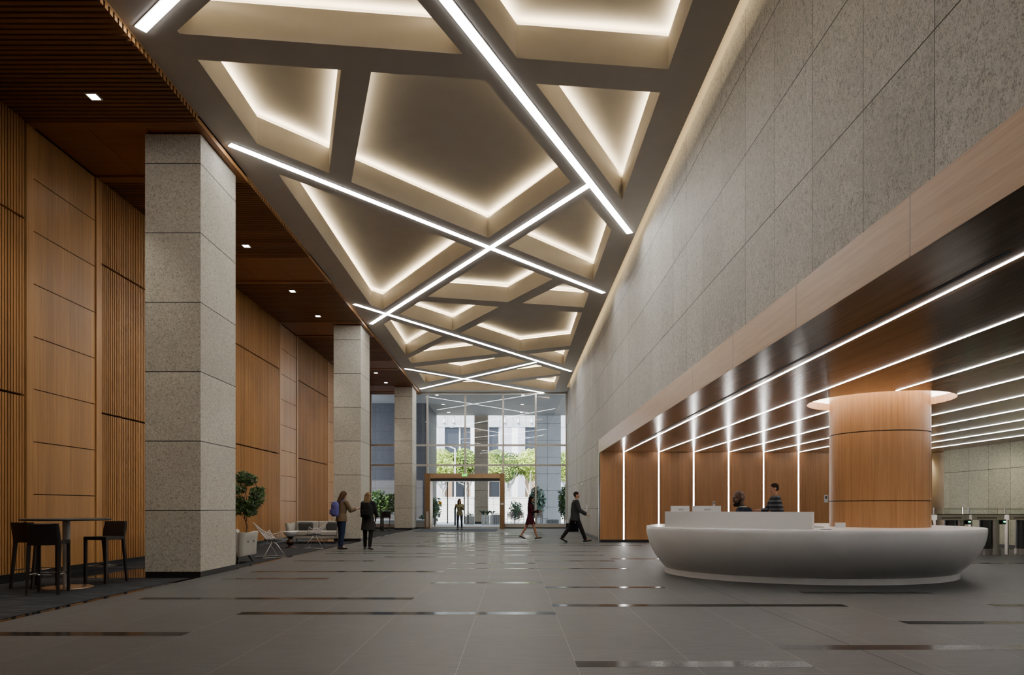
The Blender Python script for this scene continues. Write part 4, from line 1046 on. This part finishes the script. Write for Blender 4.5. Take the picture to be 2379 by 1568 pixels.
    if coat:                                     # long coat: material, hem below the hip, extra
        mt, dn, ex = coat; m = MB()
        m.loft([(V((0,-.02,O.z-dn))*s, (.20+ex)*s, (.15+ex)*s), (V((0,0,O.z-dn*.4))*s, (.185+ex)*s, (.138+ex)*s), ((O+T*.02)*s, (.17+ex)*s, (.125+ex)*s), ((O+T*.15)*s, (.15+ex)*s, (.115+ex)*s), ((O+T*.33)*s, (.162+ex)*s, (.122+ex)*s), ((O+T*.43)*s, (.16+ex)*s, (.11+ex)*s), ((O+T*.5)*s, (.10+ex)*s, (.075+ex)*s), ((O+T*.54)*s, (.07+ex)*s, (.065+ex)*s)], 28)
        cap(m, nb-T*.06-V((sh*.85,0,0)), nb-T*.06+V((sh*.85,0,0)), .06+ex); sleeves(m, ex+.006, .92)
        rem(m.build('coat', mt, e), .011*s, 3)
    if collar:
        m = MB(); m.loft([((nb-T*.035)*s, .075*s, .075*s), ((nb+T*.03)*s, .066*s, .064*s)], 24); rem(m.build('collar', collar, e), .008*s, 1)
    if shoes:
        for hip, k, an, toe, hl in L:
            m = MB(); cap(m, hl+V((0,.01,0)), toe, .037, .031); cap(m, an-V((0,0,.035)), hl, .038, .035); ell(m, toe, (.043,.05,.028))
            if not heel: cap(m, an+V((0,0,.05)), an-V((0,0,.02)), .046, .044)
            if heel: cap(m, hl, hl-V((0,0,heel)), .018, .012)
            rem(m.build('shoe', shoes, e), .008*s, 2)
    if hair:
        style, mt = hair; m = MB()
        if style == 'short':
            ell(m, hp(0,-.018,.045), (.08,.094,.09), RZ)
            for sd in (-1, 1): ell(m, hp(sd*.055,-.045,-.0), (.028,.05,.05), RZ)
        elif style == 'long':
            ell(m, hp(0,-.02,.04), (.085,.098,.095), RZ)
            for x in (-.06,-.03,0,.03,.06): cap(m, hp(x,-.06,.02), hp(x*1.25,-.085+.0,-.20)-V((0,.02,.06)), .045, .028)
            for sd in (-1, 1): cap(m, hp(sd*.07,-.01,.03), hp(sd*.085,-.005,-.2), .03, .02)
        # keep the face free: no strands in front of the eyes
        rem(m.build('hair', mt, e), .008*s, 2)
    if beard:
        m = MB(); ell(m, hp(0,.045,-.085), (.05,.052,.045), RZ); ell(m, hp(0,.088,-.095), (.03,.02,.028), RZ)
        for sd in (-1, 1): cap(m, hp(sd*.066,.012,-.03), hp(sd*.05,.05,-.085), .014, .02)
        cap(m, hp(-.026,.094,-.046), hp(.026,.094,-.046), .007); rem(m.build('beard', beard, e), .006*s, 1)
    return e, dict(O=O*s, nb=nb*s, hc=hc*s, A=[(a[0]*s, a[1]*s, a[2]*s, a[3], a[4]) for a in A], T=T, L=L, s=s)
def at(e, p):                             # point in a person's frame -> world
    return Matrix.Translation(e.location) @ Matrix.Rotation(e.rotation_euler.z, 4, 'Z') @ p
def held(name, mbuild, mats, e, p, label, cat, rx=0):
    o = mbuild.build(name, mats); o.location = at(e, p); o.rotation_euler = (rx, 0, e.rotation_euler.z); return tag(o, label, cat)
black_c = cloth('black_cloth', (.012,.012,.013)); charcoal = cloth('charcoal_suit', (.028,.028,.031)); jeans = cloth('blue_denim', (.022,.034,.075)); tanj = cloth('tan_jacket', (.16,.11,.065)); navy = cloth('navy_suit', (.012,.016,.028))
olive = cloth('olive_top', (.20,.19,.10)); burg = cloth('burgundy_dress', (.045,.006,.014)); blond = cloth('blond_hair', (.20,.135,.075)); brown = cloth('brown_hair', (.06,.032,.016)); dbrown = cloth('dark_brown_hair', (.018,.010,.007)); blk = plain('black_shoe', (.01,.01,.01), .3)
whitec = cloth('white_collar', (.75,.75,.75), .02); purple = cloth('purple_bag', (.10,.10,.30)); beardm = cloth('black_beard', (.008,.006,.005)); phone = plain('phone_body', (.35,.34,.42), .2); stripe = None
t = NT('striped_shirt'); x = t.xyz(t.obj()); stripe = t.bsdf(t.mix(t.joint(x[2], 0, .10, .045), (.014,.016,.02), (.10,.11,.125)), .9)

def backpack(e, I, mt, label, w=.15, h=.21, d=.085, off=0):
    c = I['nb']-I['T']*.25*I['s']+Vector((off, -.205*I['s'], 0)); m = MB()
    m.loft([((c.x,c.y,c.z-h), w*.9, d*.8), ((c.x,c.y,c.z-h*.7), w, d), ((c.x,c.y,c.z+h*.5), w, d), ((c.x,c.y,c.z+h*.9), w*.75, d*.75), ((c.x,c.y,c.z+h), w*.4, d*.4)], 20)
    o = MB(); r = empty('backpack', e.location, e.rotation_euler.z, label, 'backpack')
    rem(m.build('bag', mt, r), .012, 3)
    p = MB(); p.box(c.x-w*.7, c.x+w*.7, c.y-d-.03, c.y-d+.02, c.z-h*.75, c.z-h*.05); rem(p.build('front_pocket', mt, r), .012, 4)
    for sd in (-1, 1):
        q = MB(); S = I['nb']+Vector((sd*.10, 0, 0)); q.tube([c+Vector((sd*.08,.05,h*.7)), S+Vector((0,-.02,.035)), S+Vector((0,.09,-.03)), S+Vector((.02*sd,.14,-.14)), c+Vector((sd*.13,.10,-h*.6))], .014, 6); q.build('strap', mt, r)
    return r
R = math.radians
def gp(px, py): return fl(px, py)
# person in tan jacket, purple bag, walking away and looking at a phone
e, I = person('person in tan jacket and jeans walking away with a purple bag, looking at a phone', gp(793,1276), R(-42), 1.69, ((R(6),R(10)),(R(-3),R(4))), ((R(10),R(12),R(25),.1),(R(30),R(6),R(75),.05)), SK_L, .10, R(-10), R(22), True, hair=('long', brown), top=(tanj,-.10,.022,.6,'jacket'), bottom=('trousers', jeans), shoes=blk)
backpack(e, I, purple, 'purple backpack worn by the person in the tan jacket', .15, .22, .10, -.06)
w = I['A'][1]; held('phone', MB().box(-.036,.036,-.075,.075,-.004,.004), phone, e, w[2]+w[3]*.10+Vector((-.01,0,.035)), 'pale phone held up by the person in the tan jacket', 'phone', .5)
# woman in black coat with black backpack
e, I = person('person with blond hair in long black coat walking away with a black backpack', gp(855,1277.5), R(-8), 1.645, ((R(4),R(5)),(R(-5),R(8))), ((R(12),R(10),R(50),.25),(R(12),R(10),R(50),.25)), SK_L, .05, R(-15), R(10), True, hair=('long', blond), coat=(cloth('long_coat', (.022,.022,.021)), .34, .012), bottom=('trousers', black_c), shoes=blk)
backpack(e, I, black_c, 'black backpack worn by the blond person in the black coat', .16, .22, .09)
# woman in the doorway
e, I = person('person with long dark hair in olive top and jeans coming in through the doorway', gp(1068,1231.5), R(180), 1.66, ((R(-10),R(14)),(R(10),R(4))), ((R(25),R(8),R(85),.22),(R(35),R(16),R(95),.35)), SK_M, .02, R(35), 0, True, hair=('long', dbrown), top=(olive,-.12,.012,.92,'jacket'), bottom=('trousers', jeans, .006), shoes=cloth('brown_boot', (.05,.025,.015)))
w = I['A'][0]; held('phone', MB().box(-.036,.036,-.07,.07,-.004,.004), whitec, e, w[2]+w[3]*.11+Vector((0,0,.035)), 'white phone held by the person in the doorway', 'phone', .9)
# woman in burgundy dress
e, I = person('person in burgundy dress and black heels walking right past the glass wall', gp(1232,1254.5), R(-90), 1.63, ((R(-21),R(10)),(R(19),R(3))), ((R(15),R(4),R(70),.05),(R(12),R(4),R(80),.05)), SK_M, .03, R(-8), 0, True, hair=('long', dbrown), top=(burg,-.14,.008,.92,'dress_top'), bottom=('skirt', burg, .31, .045), shoes=blk, heel=.05)
w = I['A'][1]; held('tablet', MB().box(-.07,.07,-.09,.09,-.005,.005), M['ink'], e, w[2]+w[3]*.12+Vector((-.03,0,.05)), 'dark tablet held by the person in the burgundy dress', 'tablet', .8)
# man in dark suit
e, I = person('person with short dark hair in charcoal suit striding right beside the granite wall', gp(1336,1260.5), R(-86), 1.80, ((R(-24),R(12)),(R(25),R(4))), ((R(-14),R(6),R(12),.02),(R(16),R(8),R(42),.05)), SK_M, .05, R(-6), 0, False, hair=('short', dbrown), coat=(charcoal, .16, .024), bottom=('trousers', black_c, .016), shoes=blk, collar=whitec)
w = I['A'][0]; bp = w[2]+w[3]*.13
b = empty('briefcase', at(e, bp), e.rotation_euler.z, 'black soft briefcase carried by the man in the charcoal suit', 'bag')
rem(rbox(-.06, .06, -.22, .22, -.38, -.07, .03).build('bag', black_c, b), .012, 3); MB().tube([(0,-.09,-.08),(0,-.07,-.005),(0,.07,-.005),(0,.09,-.08)], .010, 6).build('handle', blk, b)
# seated receptionist
e, I = person('person in dark suit with beard sitting behind the reception desk facing left', (4.27, 12.08, 0), PI/2, 1.92, ((R(84),R(88)),(R(84),R(88))), ((R(-5),R(8),R(45),.1),(R(-5),R(8),R(45),.1)), SK_D, .36, R(8), R(10), False, seat_hip=.60, beard=beardm, coat=(navy, .02, .012), collar=whitec, bottom=('trousers', navy), shoes=blk)
# walking person in striped shirt
e, I = person('person in dark striped shirt walking left behind the reception desk', (6.28, 16.3, 0), R(85), 1.80, ((R(-18),R(14)),(R(20),R(4))), ((R(-15),R(6),R(20),.02),(R(25),R(6),R(60),.05)), SK_M, .04, 0, R(4), False, hair=('short', dbrown), top=(stripe,-.08,.012,.45), bottom=('trousers', black_c), shoes=blk)

# ================================================================== LIGHT
sun = bpy.data.lights.new('sun', 'SUN'); sun.energy = SUN_E; sun.angle = .009; sun.color = (1,.93,.80)
so = bpy.data.objects.new('sun', sun); C.objects.link(so); so.rotation_euler = Vector((.42,.62,-.78)).to_track_quat('-Z', 'Y').to_euler()
w = bpy.data.worlds.new('sky'); bpy.context.scene.world = w; w.use_nodes = True
bg = w.node_tree.nodes['Background']; bg.inputs[0].default_value = (.74,.85,1.0,1); bg.inputs[1].default_value = SKY_E
sc = bpy.context.scene
sc.view_settings.view_transform = 'AgX'; sc.view_settings.look = LOOK; sc.view_settings.exposure = EXPO
sc.cycles.max_bounces = 10; sc.cycles.diffuse_bounces = 5; sc.cycles.glossy_bounces = 4; sc.cycles.transparent_max_bounces = 16
sc.cycles.sample_clamp_indirect = 6; sc.cycles.caustics_reflective = False; sc.cycles.caustics_refractive = False
sc.cycles.use_denoising = True
